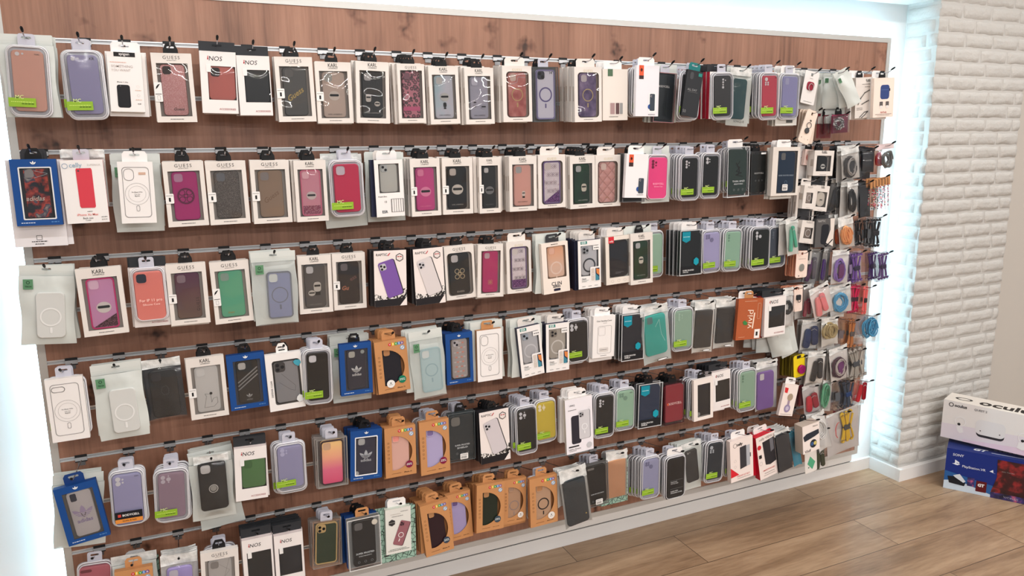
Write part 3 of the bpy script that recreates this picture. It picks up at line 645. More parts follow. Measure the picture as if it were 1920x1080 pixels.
def magbox(cam='sq',cap='',side=(222,216,212)):
    g=(126,122,124)
    c=[('ro',.16,.115,.44,.3,g,.12,.012)] if cam=='sq' else [('ro',.15,.13,.5,.21,g,.13,.016)]
    return dict(side=side,pr=[('ro',.12,.09,.87,.9,g,.1,.014)]+c+[('o',.5,.52,.34,g,.02),('o',.5,.52,.25,g,.02),('ro',.455,.71,.54,.8,g,.04,.01),('t','For iPhone 12 Pro',.5,.49,.3,INK,.02),('t','Clear Case',.5,.525,.16,INK,.01),('t','MagSafe',.5,.555,.14,INK,.02)]+([('r',.58,.17,.78,.21,(206,170,150))] if cap=='' and cam=='sq' and side==(222,216,212) else []))
def raptic(cap,body):
    return dict(side=(36,34,38),col=(236,226,222),pr=[('t','RAPTIC',.24,.07,.34,(60,56,60),.006),('l',[(.43,.09),(.49,.05)],.025,(190,40,50)),('hex',.79,.13,.13,(44,38,42)),('hex',.79,.13,.105,(226,216,212)),('d',.72,.86,.115,(180,50,56),.016),('r',.68,.14,.9,.165,(44,38,42)),('p',[(0,.76),(.12,.79),(.3,.82),(1,.68),(1,.84),(.78,.997),(0,.997)],'splat'),('p',[(0,.88),(1,.86),(1,.9),(.8,.997),(0,.997)],(30,28,32),2),('ph',.5,.5,.5,.66,.28,body,(40,36,40),(190,186,190)),('t',cap,.16,.955,.18,(150,146,150),.01),('p',[(.78,1),(1,.84),(1,1)],(236,226,222),3),('l',[(.74,.97),(.97,.8)],.05,(30,28,30))])
ROWZ=lambda r:1.5-.3*(r-1)+.4206
ROWN={1:'top row',1.5:'lower pegs of top row',2:'second row',2.5:'lower pegs of second row',3:'third row',3.5:'lower pegs of third row',4:'fourth row',4.5:'lower pegs of fourth row',5:'fifth row',5.5:'lower pegs of fifth row',6:'bottom row'}
DEFTAB={'win':'k','print':'k','blister':'b','clear':'b'}
BACK={}   # one first instance of each plain package kind kept behind others
BK={'guess':('win',.102,.182,guess(dict(c=(70,66,70))),'cream window box',.020,'k'),
 'karl':('win',.102,.182,karl(dict(c=(48,48,52))),'cream window box',.020,'k'),
 'inos':('win',.092,.168,inos(dict(c=(50,50,54),cam=None)),'white window box',.016,'inos'),
 'red':('win',.09,.168,dict(inos(dict(c=(50,50,54),cam=None)),side=(160,20,44)),'red sided box',.020,'inos'),
 'blist':('blister',.094,.172,dict(case=dict(c=(70,70,76),cam='d2')),'frosted blister',.016,'b'),
 'pouch':('pouch',.118,.205,dict(seed=77,puff=.002,patch=0),'white pouch',.012,None),
 'kraft':('win',.1,.178,vivid(dict(c=(80,80,90)),bd=(None,None)),'kraft carton',.015,'kraft'),
 'blue':('win',.1,.17,adidas(dict(c=(60,60,70))),'blue window box',.018,'k'),
 'bluetag':('print',.12,.225,dict(col=(228,224,226),d=.002,pr=[('r',.6,.0,.86,.08,(30,40,96)),('t','3mk',.73,.04,.16,(220,224,240),.02),('ro',.42,.87,.52,.92,INK,.01,.008),('d',.32,.62,.94,INK),('d',.38,.56,.97,INK)]),'white backing card',.01,'dk'),
 'white':('print',.096,.168,dict(pr=[('d',.2,.8,.2,INK)]),'white carton',.018,'ww'),
 'whitec':('print',.11,.2,dict(d=.003,col=(222,220,214),pr=[('r',.5,.8,.8,.95,(90,92,90))]),'pale card pack',.010,'ww'),
 'navy':('print',.096,.176,dict(col=(40,44,70),side=(32,36,58)),'navy carton',.018,'w'),
 'rapt':('print',.104,.18,dict(col=(60,58,60),side=(30,30,34)),'dark sided carton',.017,'x2'),
 'clear':('clear',.094,.172,dict(case=dict(c=(48,48,52),cam=None),edge=(120,120,124),bk=(44,44,46)),'dark clear box',.02,'k'),
 'clearw':('clear',.096,.174,dict(case=dict(c=(40,44,48),cam=None),bk=(60,62,64)),'clear box',.02,'ww'),
 'clearg':('clear',.094,.165,dict(case=dict(c=(96,84,84),cam=None),edge=(170,162,158),d=.01,cw=.74),'thin clear pack',.013,'b'),
 'bagw':('bag',.098,.15,dict(hh=.14,puff=.004,back=(214,210,206)),'white bag',.014,None),
 'foilb':('bag',.1,.17,dict(hh=.25,puff=.004,back=(90,90,92)),'foil topped bag',.012,None),
 'bagd':('bag',.075,.13,dict(hh=.1,puff=.004,hc=(60,60,64),back=(46,46,50)),'dark bag',.014,None),
 'bagg':('bag',.08,.14,dict(hh=.1,puff=.006,hc=(150,150,148),back=(150,150,150)),'grey bag',.016,None),
 'bagr':('bag',.08,.1,dict(hh=.1,puff=.006,hc=(120,40,50),back=(150,60,64)),'dark red bag',.016,None),
 'cardk':('card',.056,.13,dict(col=(226,206,190),side=(150,120,96),r=.01,d=.003),'cream card',.009,None),
 'cards':('card',.052,.106,dict(col=(230,170,140),side=(200,110,84),r=.008,d=.003),'salmon edged card',.010,None),
 'cardy':('card',.062,.096,dict(col=(120,104,30),side=(96,84,30),r=.01,d=.004,nohole=1),'dull yellow card',.010,None),
 'doodle':('print',.12,.19,dict(col='doodle',d=.001,side=(160,180,170)),'doodle printed sheet',.014,'grey'),
 'redbox':('print',.09,.18,dict(col=(190,20,44),side=(170,16,40),d=.02),'red carton',.024,'ww')}
SP={'win':.021,'print':.019,'blister':.017,'clear':.021,'pouch':.014,'bag':.016,'card':.008,'sleeve':.022,'beads':.02}
def make(kind,w,h,params,tb,name=None):
    root=empty(name or NAME[kind])
    p=dict(params)
    d=KIND[kind](root,w,h,p)
    if kind=='win' and p.get('st'):
        if p['st']=='inos': sticker(root,-w*.27,-h*.27,w*.13,h*.13,-.0016,'x','model_sticker')
        elif p['st']=='eco': sticker(root,-w*.4,-h*.56,w*.19,h*.28,-.0016,'eco')
        elif p['st']=='code': sticker(root,-w*.0,-h*.83,w*.2,h*.13,-.0016,'code','price_sticker')
        else: sticker(root,-w*.4,-h*.56,w*.2,h*.15,-.0016,'w')
    if p.get('bd'):
        a,b=p['bd']
        if a: m=MB(); m.flat(circ(w*.27,-h*.78,w*.12,22),-.0012,a); dashes(m,w*.19,w*.35,-h*.765,h*.011,-.0016,(226,230,226),3); dashes(m,w*.18,w*.36,-h*.79,h*.011,-.0016,(226,230,226),5); m.build('round_sticker',root)
        if b: m=MB(); m.flat(circ(-w*.1 if a else w*.26,-h*.83,w*.125,22),-.0018,b); m.flat(circ(-w*.1 if a else w*.26,-h*.815,w*.02,10),-.0022,INK); dashes(m,-w*.16 if a else w*.2,-w*.04 if a else w*.32,-h*.845,h*.008,-.0022,(120,116,112),8); m.build('round_sticker',root)
    if tb is None: tb=DEFTAB.get(kind)
    if tb:
        if tb=='x2':
            t=tab(root,'x',.018,w,h,0,d-.003)
            t.data.materials.clear(); t.data.materials.append(M((26,26,28)))
        else: tab(root,tb,.018,w,h,0,d-.001 if kind!='blister' else .0125)
    return root
TH={'win':.018,'print':.018,'blister':.018,'clear':.018,'pouch':-.010,'bag':-.010,'card':-.010,'sleeve':-.004,'beads':-.004}
hook_proto=[None]
def hook(x,rz,y1,z1,label,name_extra=None):
    """chrome clip on the rail, wire arm through the packages, black rubber tip"""
    h=empty('display_hook',(x,0,rz)); tag(h,label,'hook','hooks on the slatwall')
    c=MB(); ch=M((206,206,208),.3,.45)
    c.prism(rrect(0,-.010,.032,.017,.002,2),-.0032,-.0008,ch,.0006); c.box(-.016,-.004,-.004,.016,-.001,.0035,(40,40,42)); c.box(-.010,-.0034,-.030,.010,-.0010,-.018,M((150,150,152),.3,.8)); c.box(-.016,-.0042,-.0185,.016,-.001,-.0155,(40,40,42))
    c.build('mounting_clip',h)
    w=MB(); yb=-.004; z0=-.014; zz=z1-rz; L=y1-.028
    pts=[(0,yb,z0),(0,y1+.004,z0+(zz-z0)*.97)]+[(0,y1,zz),(0,y1-.012,zz+.002),(0,y1-.022,zz+.007),(0,L,zz+.013)]
    w.tube(pts,.0017,M((190,190,194),.2,1.0),7); w.build('wire_arm',h)
    t=MB(); t.tube([(0,L+.004,zz+.0105),(0,L-.001,zz+.013),(0,L-.010,zz+.0175),(0,L-.014,zz+.019)],[.0026,.0036,.0036,.002],(16,16,18),8); t.build('rubber_tip',h)
def P(x,z,y,w,h,roll,row,kind,params,n,bk,S,cat,tb,yaw=0,hk=1):
    random.seed(sum(map(ord,S)))
    root=make(kind,w,h,params,tb)
    th=TH[kind]; hx=x; 
    root.location=(x,y,z); root.rotation_euler=(0,-roll,math.radians(yaw))
    rn=ROWN[row]; L=S+(', '+rn if 'row' not in S and S.count(' ')+1<=12 else '')
    tag(root,L,cat)
    rz=ROWZ(row)
    if hk: hook(x,rz,y-.004,z+th,('hook holding the '+S)[:200])
    if n:
        back=y+(SP[kind]); lim=-.016; 
        if bk=='same': bn,bt,sp=NAME[kind].replace('_',' '),None,SP[kind]; 
        else: k2,bw,bh,bp,bn,sp,bt=BK[bk]
        n=min(n,max(0,int((lim-back)/sp)))
        if n:
            sp2=min(sp*1.25,(lim-back)/n)
            grp=bn+' behind the '+S
            for i in range(n):
                if bk=='same': c=dup(root)
                elif bk not in BACK: c=make(k2,bw,bh,bp,bt); BACK[bk]=c
                else: c=dup(BACK[bk])
                yy=back+sp2*i; t=min(1,max(0,(yy-(y-.004))/(-(y-.004))))
                zw=z+th+(rz-.014-(z+th))*t
                k3=kind if bk=='same' else k2
                dz=h and 0
                c.location=(x+random.uniform(-.004,.005),yy,zw-TH[k3]+random.uniform(-.002,.001)); c.rotation_euler=(0,-roll*.3+random.uniform(-.02,.02),math.radians(yaw))
                c.pop('group',None) if 'group' in c.keys() else None
                c['label']=grp if n>1 or 1 else grp; c['category']=cat if bk=='same' else 'package'
                if n>1: c['group']=grp
# ---------------------------------------------------------------- setting
def wood(nt,b):
    L=nt.links.new; tc=N(nt,'ShaderNodeTexCoord')
    def noi(scale,sc,detail=4,rough=.6,dist=0):
        mp=N(nt,'ShaderNodeMapping'); mp.inputs['Scale'].default_value=scale; L(tc.outputs['Object'],mp.inputs[0])
        n=N(nt,'ShaderNodeTexNoise',Scale=sc,Detail=detail,Roughness=rough,Distortion=dist); L(mp.outputs[0],n.inputs['Vector']); return n
    a=noi((1,1,.09),11,5,.62,.8); f=noi((1,1,.03),95,3,.6); k=noi((1,1,.45),7,2,.5,.3)
    mx=N(nt,'ShaderNodeMix',data_type='FLOAT'); mx.inputs[0].default_value=.35; L(a.outputs[0],mx.inputs[2]); L(f.outputs[0],mx.inputs[3])
    r=ramp(nt,[(.3,(104,70,55)),(.42,(142,100,80)),(.55,(162,116,94)),(.72,(180,134,110))]); L(mx.outputs[0],r.inputs[0])
    v=N(nt,'ShaderNodeTexVoronoi',Scale=6.5); mp=N(nt,'ShaderNodeMapping'); mp.inputs['Scale'].default_value=(1,1,.55); L(tc.outputs['Object'],mp.inputs[0])
    ds=noi((1,1,1),18,2); va=N(nt,'ShaderNodeVectorMath',operation='MULTIPLY_ADD'); va.inputs[1].default_value=(.12,.12,.12); L(ds.outputs['Color'],va.inputs[0]); L(mp.outputs[0],va.inputs[2]); L(va.outputs[0],v.inputs['Vector'])
    kr=ramp(nt,[(0,(40,28,26)),(.05,(80,60,52)),(.13,(205,195,190)),(.24,(255,255,255))]); L(v.outputs['Distance'],kr.inputs[0])
    mm=N(nt,'ShaderNodeMix',data_type='RGBA',blend_type='MULTIPLY'); mm.inputs[0].default_value=.9; L(r.outputs[0],mm.inputs[6]); L(kr.outputs[0],mm.inputs[7]); L(mm.outputs[2],b.inputs['Base Color'])
    b.inputs['Roughness'].default_value=.42
    bp=N(nt,'ShaderNodeBump',Strength=.25,Distance=.001); L(f.outputs[0],bp.inputs['Height']); L(bp.outputs[0],b.inputs['Normal'])
NAMED['wood']=tex('oak_decor_wood',wood)
def brick_paint(nt,b):
    L=nt.links.new; tc=N(nt,'ShaderNodeTexCoord'); b.inputs['Base Color'].default_value=lin((197,195,191)); b.inputs['Roughness'].default_value=.75
    n1=N(nt,'ShaderNodeTexNoise',Scale=48,Detail=6,Roughness=.66); L(tc.outputs['Object'],n1.inputs['Vector']); bp=N(nt,'ShaderNodeBump',Strength=.9,Distance=.005); L(n1.outputs[0],bp.inputs['Height']); L(bp.outputs[0],b.inputs['Normal'])
NAMED['brick']=tex('white_painted_brick',brick_paint)
def plaster(nt,b):
    L=nt.links.new; tc=N(nt,'ShaderNodeTexCoord'); b.inputs['Base Color'].default_value=lin((232,236,238)); b.inputs['Roughness'].default_value=.6
    n1=N(nt,'ShaderNodeTexNoise',Scale=160,Detail=3); L(tc.outputs['Object'],n1.inputs['Vector']); bp=N(nt,'ShaderNodeBump',Strength=.15,Distance=.001); L(n1.outputs[0],bp.inputs['Height']); L(bp.outputs[0],b.inputs['Normal'])
NAMED['plaster']=tex('white_wall_paint',plaster)
def floorm(nt,b):
    L=nt.links.new; tc=N(nt,'ShaderNodeTexCoord'); mp=N(nt,'ShaderNodeMapping'); mp.inputs['Rotation'].default_value=(0,0,0); mp.inputs['Location'].default_value=(.33,.095,0); L(tc.outputs['Object'],mp.inputs[0])
    br=N(nt,'ShaderNodeTexBrick',Scale=1.0); br.offset=.37; br.inputs['Brick Width'].default_value=1.25; br.inputs['Row Height'].default_value=.225; br.inputs['Mortar Size'].default_value=.0016; br.inputs['Mortar Smooth'].default_value=.2
    br.inputs['Color1'].default_value=(.2,.2,.2,1); br.inputs['Color2'].default_value=(.8,.8,.8,1); br.inputs['Mortar'].default_value=(0,0,0,1); L(mp.outputs[0],br.inputs['Vector'])
    m2=N(nt,'ShaderNodeMapping'); m2.inputs['Scale'].default_value=(.12,1,1); L(mp.outputs[0],m2.inputs[0])
    ad=N(nt,'ShaderNodeVectorMath',operation='MULTIPLY_ADD'); ad.inputs[1].default_value=(3,3,3); L(br.outputs['Color'],ad.inputs[0]); L(m2.outputs[0],ad.inputs[2])
    n=N(nt,'ShaderNodeTexNoise',Scale=9,Detail=5,Roughness=.62,Distortion=.5); L(ad.outputs[0],n.inputs['Vector'])
    n2=N(nt,'ShaderNodeTexNoise',Scale=90,Detail=3,Roughness=.6); L(ad.outputs[0],n2.inputs['Vector'])
    mx=N(nt,'ShaderNodeMix',data_type='FLOAT'); mx.inputs[0].default_value=.28; L(n.outputs[0],mx.inputs[2]); L(n2.outputs[0],mx.inputs[3])
    r=ramp(nt,[(.3,(112,88,66)),(.44,(142,114,88)),(.58,(166,138,110)),(.75,(182,156,128))]); L(mx.outputs[0],r.inputs[0])
    m3=N(nt,'ShaderNodeMix',data_type='RGBA',blend_type='MIX'); L(br.outputs['Fac'],m3.inputs[0]); L(r.outputs[0],m3.inputs[6]); m3.inputs[7].default_value=lin((70,52,38)); L(m3.outputs[2],b.inputs['Base Color'])
    b.inputs['Roughness'].default_value=.38
NAMED['floor']=tex('oak_laminate_floor',floorm)
def setting():
    WY=.046; CX=3.469; H=2.2206
    f=MB(); f.flat([(-2.5,-9),(6.5,-9),(6.5,3),(-2.5,3)],0,'floor'); f.v=[(a,c,0) for a,b_,c in f.v]; struct(f,'floor')
    w=MB(); w.box(-2.5,WY,0,CX+.003,WY+.1,2.74,'plaster'); struct(w,'wall_back')
    w=MB(); w.box(4.093,-.06,0,7.5,.04,2.74,(200,194,186)); struct(w,'wall_right')
    w=MB(); w.box(CX+.003,-.119,0,4.092,WY+.5,2.74,(197,195,191))
    struct(w,'wall_pillar')
    # soffit above the backlit recess
    c=MB(); c.box(-2.5,-.10,H,CX,WY,2.75,(238,238,236)); struct(c,'trim_1')
    c=MB(); vs=[(-2.5,-9,2.70),(6.5,-9,2.70),(6.5,3,2.70),(-2.5,3,2.70),(-2.5,-9,2.75),(6.5,-9,2.75),(6.5,3,2.75),(-2.5,3,2.75)]
    c.add(vs,[(0,3,2,1),(4,5,6,7),(0,1,5,4),(1,2,6,5),(2,3,7,6),(3,0,4,7)],(232,228,222)); struct(c,'ceiling')
    # baseboards
    bb=(226,224,222); b=MB(); b.box(.0-2.5,.03,0,CX,WY,.058,bb); struct(b,'baseboard_back')
    b=MB(); b.box(CX-.012,-.119,0,CX+.003,.03,.06,bb); b.box(CX-.012,-.145,0,4.1,-.1195,.06,bb); struct(b,'baseboard_pillar')
    # white board under the panel; dark strip below it paints the gap's shadow line
    u=MB(); u.box(-.03,.026,.066,3.325,WY,.112,(226,222,218)); u.box(-.03,.034,.058,3.325,WY,.066,(70,68,66)); struct(u,'trim_2')
    # bricks
    mb=MB(); R=random.Random(5)
    def brick(a,b_,z0,z1,put):
        nx=max(4,int((b_-a)/.012)); nz=5; V=[]
        ins=.0052; sd=R.uniform(0,50)
        for j in range(nz+1):
            for i in range(nx+1):
                u,t=i/nx,j/nz; edge=min(u*(b_-a),(1-u)*(b_-a),t*(z1-z0),(1-t)*(z1-z0))
                s=a+ins+(b_-a-2*ins)*u; z=z0+ins+(z1-z0-2*ins)*t
                s+=.006*noise.noise(Vector((s*30,z*30,sd))); z+=.0045*noise.noise(Vector((s*25,z*25,sd+9)))
                dpt=.007*min(1,edge/.007)**.6+.0034*noise.noise(Vector((s*22,z*34,sd)))*(1 if edge>1e-6 else 0)+.002*noise.noise(Vector((s*70,z*70,sd)))*(1 if edge>1e-6 else 0)
                if edge<1e-6: dpt=-.0015
                V.append(put(s,z,dpt))
        return V,nx,nz
    def lay(mb,s0,s1,off,put):
        z=.064; r=0; ch=.0612
        while z<2.70:
            s=s0-R.uniform(.02,.16) if r%2 else s0-R.uniform(.0,.08); 
            while s<s1:
                L_=R.uniform(.17,.205); a,b_=max(s,s0),min(s+L_,s1)
                if b_-a>.03:
                    V,nx,nz=brick(a,b_,z,min(z+ch,2.71),put)
                    mb.add(V,[(j*(nx+1)+i,j*(nx+1)+i+1,(j+1)*(nx+1)+i+1,(j+1)*(nx+1)+i) for j in range(nz) for i in range(nx)],'brick',True)
                s+=L_
            z+=ch; r+=1
    lay(mb,CX-.006,4.10,0,lambda s,z,d:(s,-.121-d,z)); o=mb.build('wall_brick_front'); o['kind']='structure'
    mb=MB(); lay(mb,-WY-.0,.125,0,lambda s,z,d:(CX-d+.001,-s,z)); o=mb.build('wall_brick_side'); o['kind']='structure'
def panel():
    X1=3.306; zt=1.6243+.4206; zb=-.2835+.4206
    p=empty('slatwall_panel',(0,0,0)); tag(p,'wide oak decor slatwall panel with aluminium frame and rails, backlit','display panel')
    ws=M('wood'); zs=[1.5-.15*i+.4206 for i in range(12)]
    edges=[zt]+zs+[zb]; g=.0115
    top=zt
    for z in zs+[None]:
        lo=z if z is not None else zb
        if top-lo>.01:
            m=MB(); m.box(0,0,lo,X1,.018,top,ws); m.build('slat',p)
        top=lo-g
    al=M((226,228,230),.35,.6)
    for z in zs:
        m=MB(); m.box(0,-.0012,z-.0028,X1,.012,z+.0006,al); m.box(0,.0035,z-g,X1,.012,z-.002,M((190,191,193),.4,.5)); m.box(0,-.0012,z-g-.0004,X1,.012,z-g+.0016,al); m.build('rail',p)
    F=M((206,204,200),.38,.4); t=.021
    m=MB(); m.box(-t,-.003,zb-t,0,.02,zt+t,F); m.box(X1,-.003,zb-t,X1+t,.02,zt+t,F); m.box(0,-.003,zt,X1,.02,zt+t,F); m.box(0,-.003,zb-t,X1,.02,zb,F)
    m.build('aluminium_frame',p)
    # LED strips fixed to the back of the panel edge, shining on the wall
    e=M((192,238,255),.5,0,.5,'p',LED)
    m=MB(); m.box(-t+.002,.021,zb,-t+.010,.030,zt+t,e); m.box(X1+t-.010,.021,zb,X1+t-.002,.030,zt+t,e); m.box(-t,.021,zt+t-.010,X1+t,.030,zt+t-.002,e); m.build('led_strip',p)
    s=MB(); s.box(.3,.02,.6,.36,.045,1.9,(180,180,180)); s.box(3.0,.02,.6,3.06,.045,1.9,(180,180,180)); s.build('wall_bracket',p)
def vrboxes():
    # lower dark blue box and the white one lying across it
    B=[]
    def face(root,o,ux,w,h,prs,nm,base,y=0):
        pass
    # lower box
    for nm,loc,rz,ry,w,h,d,pr,top,col,lab in VR:
        root=empty(nm,loc); root.rotation_euler=(0,ry,rz); tag(root,lab,'box')
        mb=MB(); mb.prism(rect(0,0,w,h),0,d,M(col[0],.4),0,M(col[1],.4))
        for i,q in enumerate(pr): prt2(mb,q,w,h,i)
        mb.build('carton',root)
        t=MB(); top(t,w,h,d); t.build('printed_top',root)
def prt2(mb,q,w,h,i=0):
    """same marks as prt but on a face whose origin is its lower left corner"""
    b=MB(); prt(b,q,w,h,-E_-i*8e-5)
    off=len(mb.v); mb.v+=[(x+w/2,y,z+h) for x,y,z in b.v]
    for f,mi,sm in zip(b.f,b.mi,b.sm): mb.f.append(tuple(i+off for i in f)); mb.mi.append(mb.m(b.mats[mi])); mb.sm.append(sm)
LED=78.0
VR=[]
setting(); panel()
def topfn(fn):
    def f(t,w,h,d):
        b=MB(); fn(b,w,d); off=len(t.v); t.v+=[(x,z,h+.0006-y) for x,y,z in b.v]
        for a,mi,sm in zip(b.f,b.mi,b.sm): t.f.append(tuple(i+off for i in a)); t.mi.append(t.m(b.mats[mi])); t.sm.append(sm)
    return f
def octop(b,w,d):
    b.annulus(w*.15,d*.45,w*.055,w*.078,0,(34,30,30),30,.55); b.text('oculus',w*.55,d*.45,w*.52,0,(34,30,30),.03)
def pstop(b,w,d):
    b.flat(rect(0,0,w,d),0,(34,48,110)); b.text('GT',w*.3,d*.3,w*.12,-.0004,(220,220,224),.05,shear=.4); b.flat(rect(w*.4,d*.2,w*.75,d*.24),-.0004,(190,196,214)); dashes(b,w*.42,w*.62,d*.5,.008,-.0004,(150,160,190),4)
HS=(216,216,220)
VR=[('game_console_carton',(3.593,-.275,.0005),math.radians(-57.5),0,.44,.20,.15,
 [('p',[(0,.78),(.12,.72),(.45,.95),(.45,1),(0,1)],(196,210,224)),('p',[(0,.55),(.45,.72),(.45,.95),(.12,.74),(0,.8)],(40,90,150)),('t','SONY',.11,.13,.1,(226,230,238),.04),('p',[(.085,.25),(.1,.27),(.1,.38),(.085,.37)],(226,230,238)),('p',[(.1,.27),(.125,.3),(.125,.335),(.1,.32)],(226,230,238)),('p',[(.06,.355),(.085,.335),(.135,.345),(.11,.38)],(226,230,238)),('t','PlayStation.VR',.26,.385,.21,(226,230,238),.02),('p',[(.4,.38),(.43,.33),(.435,.4),(.46,.42)],(226,230,238)),
 ('p',[(.46,.06),(1,.06),(1,.86),(.43,.86),(.47,.5)],'gt',2),('p',[(.43,.86),(1,.86),(1,1),(.43,1)],'worlds',2),('r',.43,.845,1,.868,(222,222,222)),('c',.82,.3,.075,(150,24,30)),('t','GT',.56,.23,.13,(230,230,232),.06),('t','GRAN TURISMO',.56,.33,.12,(220,220,222),.01),('t','WORLDS',.61,.93,.13,(206,200,220),.03),('rr',.725,.89,.76,.97,(214,110,50),.002),
 ('p',[(.03,.68),(.1,.66),(.2,.78),(.19,.86),(.05,.84)],(24,26,34)),('p',[(.08,.64),(.14,.58),(.2,.74),(.18,.78),(.1,.68)],(206,212,220),2),('rr',.215,.62,.28,.83,'worlds',.002),('rr',.295,.66,.39,.92,(90,20,26),.002),('t','GT',.34,.76,.06,(236,236,236),.05)],
 topfn(pstop),((24,44,120),(20,36,100)),'dark blue headset carton standing on the floor by the brick pillar'),
 ('headset_carton',(3.645,-.199,.2216),math.radians(-68.67),0,.47,.187,.13,
 [('p',[(0,.62),(1,.5),(1,1),(0,1)],(216,210,220)),('p',[(.2,.94),(1,.76),(1,1),(.2,1)],(218,198,218)),('o',.07,.1,.022,(40,38,42),.3),('t','oculus',.155,.1,.11,(44,42,46),.03),('t','QUEST 2',.33,.115,.11,(90,88,92),.01),
 ('o',.165,.5,.05,(232,232,236),.14),('p',[(.13,.62),(.19,.64),(.2,.76),(.17,.8),(.15,.76)],(226,226,230)),('c',.155,.57,.014,(40,40,44)),
 ('rr',.31,.42,.55,.78,(44,42,50),.018),('rr',.3,.34,.555,.72,HS,.022),('c',.345,.62,.006,(60,60,64)),('c',.51,.62,.006,(60,60,64)),
 ('o',.71,.56,.05,(232,232,236),.14),('p',[(.67,.68),(.73,.7),(.74,.84),(.7,.88),(.66,.84)],(226,226,230)),('c',.7,.64,.014,(40,40,44))],
 topfn(octop),((224,222,222),(228,222,214)),'white headset carton lying across the dark blue carton')]
vrboxes()
# ---------------------------------------------------------------- merchandise
P(0.067,1.883,-0.16,0.095,0.179,-0.037,1,'blister',dict(case=dict(c=(206,150,132),cam='cam1',m=[('t','7G/8G',.8,.06,.16,INK)])),3,'pouch','frosted blister with peach case and green label','phone case','b')
P(0.187,1.876,-0.16,0.095,0.178,0.017,1,'blister',dict(case=dict(c=(140,136,176),cam='cam1',m=[('t','XR',.8,.06,.2,INK,dict(bold=.03))])),3,'blist','frosted blister with slate lavender case and glare','phone case','b')
P(0.286,1.874,-0.15,0.082,0.154,-0.022,1,'print',dict(pr=[('r',.2,.0,.82,.075,(30,28,30)),('t','spigen',.5,.037,.3,WHITE),('d',.08,.55,.17,(222,160,140)),('t','SOMETHING',.42,.235,.62,(196,184,180)),('t','YOU WANT',.38,.3,.56,(196,184,180)),('t','iPhone 11 Pro',.4,.5,.32,INK),('rr',.22,.545,.6,.93,(26,26,30),.006),('c',.33,.565,.02,(90,90,90)),('o',.84,.57,.04,(222,160,140)),('o',.84,.72,.04,(120,110,110)),('d',.75,.93,.63,(222,180,160)),('d',.75,.93,.79,(222,180,160)),('d',.8,.9,.86,INK)]),2,'white','slim white carton with small black phone picture','phone case','ww')
P(0.400,1.876,-0.15,0.101,0.183,0.012,1,'win',guess(dict(c='g_pink',camc=(70,60,62),m=[('t','Guess',.62,.87,.42,INK,dict(shear=.3))]),st='eco'),2,'guess','cream window box with sparkly rose case','phone case','k')
P(0.520,1.886,-0.14,0.095,0.168,-0.022,1,'win',inos(dict(c=(224,116,104),camc=(50,40,44),m=[])),3,'inos','white window box with coral case','phone case','inos')
P(0.613,1.878,-0.14,0.090,0.165,0.003,1,'win',inos(dict(c=(28,32,38),cam=None)),4,'inos','white window box with blue-black case beside the coral one','phone case','inos')
P(0.723,1.878,-0.15,0.107,0.183,0.019,1,'win',guess(dict(c=(92,90,88),camc=(120,118,116),m=[('t','Guess',.5,.55,.8,(206,180,110),dict(rot=.6,bold=.02,shear=.3))]),st='w'),3,'guess','cream window box with dark case and gold script','phone case',None)
P(0.838,1.868,-0.14,0.107,0.177,0.007,1,'win',karl(dict(c=(208,186,172),camc=(176,180,178),m=[('em',.5,.52,.5,(224,214,206),(24,24,26)),('t','KARL LAGERFELD',.5,.93,.62,(70,60,56),dict(bold=.02))]),st='w'),1,'karl','cream window box with beige case and pale badge','phone case',None)
P(0.955,1.872,-0.15,0.102,0.181,-0.024,1,'win',karl(dict(c=(38,38,42),camc=(196,194,196),m=[('em2',.3,.58,.32,(222,216,210),(20,20,22)),('em',.72,.7,.28,(222,216,210),(20,20,22)),('t','KARL LAGERFELD',.5,.9,.6,(200,196,190),dict(bold=.02))])),2,'karl','cream window box with black case and two pale badges','phone case',None)
P(1.074,1.870,-0.15,0.087,0.178,0.008,1,'win',guess(dict(c='leopard',camc=(150,110,124),m=[('band',.76,.85,(214,110,150))]),win=(.11,.11,.91,.92)),3,'guess','cream window box with pink leopard case','phone case',None)
P(1.180,1.866,-0.15,0.099,0.177,0.027,1,'win',karl(dict(c='irid',camc=(206,206,206),m=[('em',.52,.5,.5,(206,206,204),(24,24,26)),('em2',.52,.68,.22,(40,40,44),(30,30,32)),('t','KARL LAGERFELD',.5,.92,.6,INK,dict(bold=.02))])),2,'karl','cream window box with clear dark figure case','phone case',None)
P(1.300,1.865,-0.15,0.100,0.176,0.023,1,'win',karl(dict(c=(176,176,196),camc=(206,206,220),m=[('em2',.25,.62,.22,(170,170,184),(24,24,30)),('em',.72,.72,.3,(170,170,184),(24,24,30)),('t','KARL LAGERFELD',.5,.92,.6,INK)])),3,'karl','cream window box with silvery iridescent case','phone case',None)
P(1.430,1.874,-0.16,0.105,0.178,0.019,1,'win',guessg(dict(c='marble_pink',camc=(222,206,198),m=[('ring',(206,180,130),.5,.32,.1),('poly',[(.1,.28),(.5,.22),(.55,.1),(.95,.12)],.02,(200,200,206))]),win=(.13,.1,.9,.92),wr=.012),3,'guess','cream window box with pink marble ring case','phone case','w')
P(1.535,1.874,-0.16,0.094,0.178,0.022,1,'clear',dict(edge=(74,78,78),bk=(96,98,100),cw=.72,case=dict(c=(186,184,200),cam='lens2',camc=(50,52,62),m=[('ring',(92,84,128),.5,.36,.12),('edge',(120,114,150)),('t','14',.8,.06,.14,INK)])),2,'clear','dark framed clear box with violet ring case marked 14','phone case',None)
P(1.685,1.877,-0.18,0.106,0.181,0.023,1,'win',guessg(dict(c='marble_purple',camc=(214,206,210),m=[('ring',(206,186,136),.5,.32,.1)]),win=(.12,.1,.9,.92),wr=.012),4,'guess','cream window box with violet marble ring case','phone case','w')
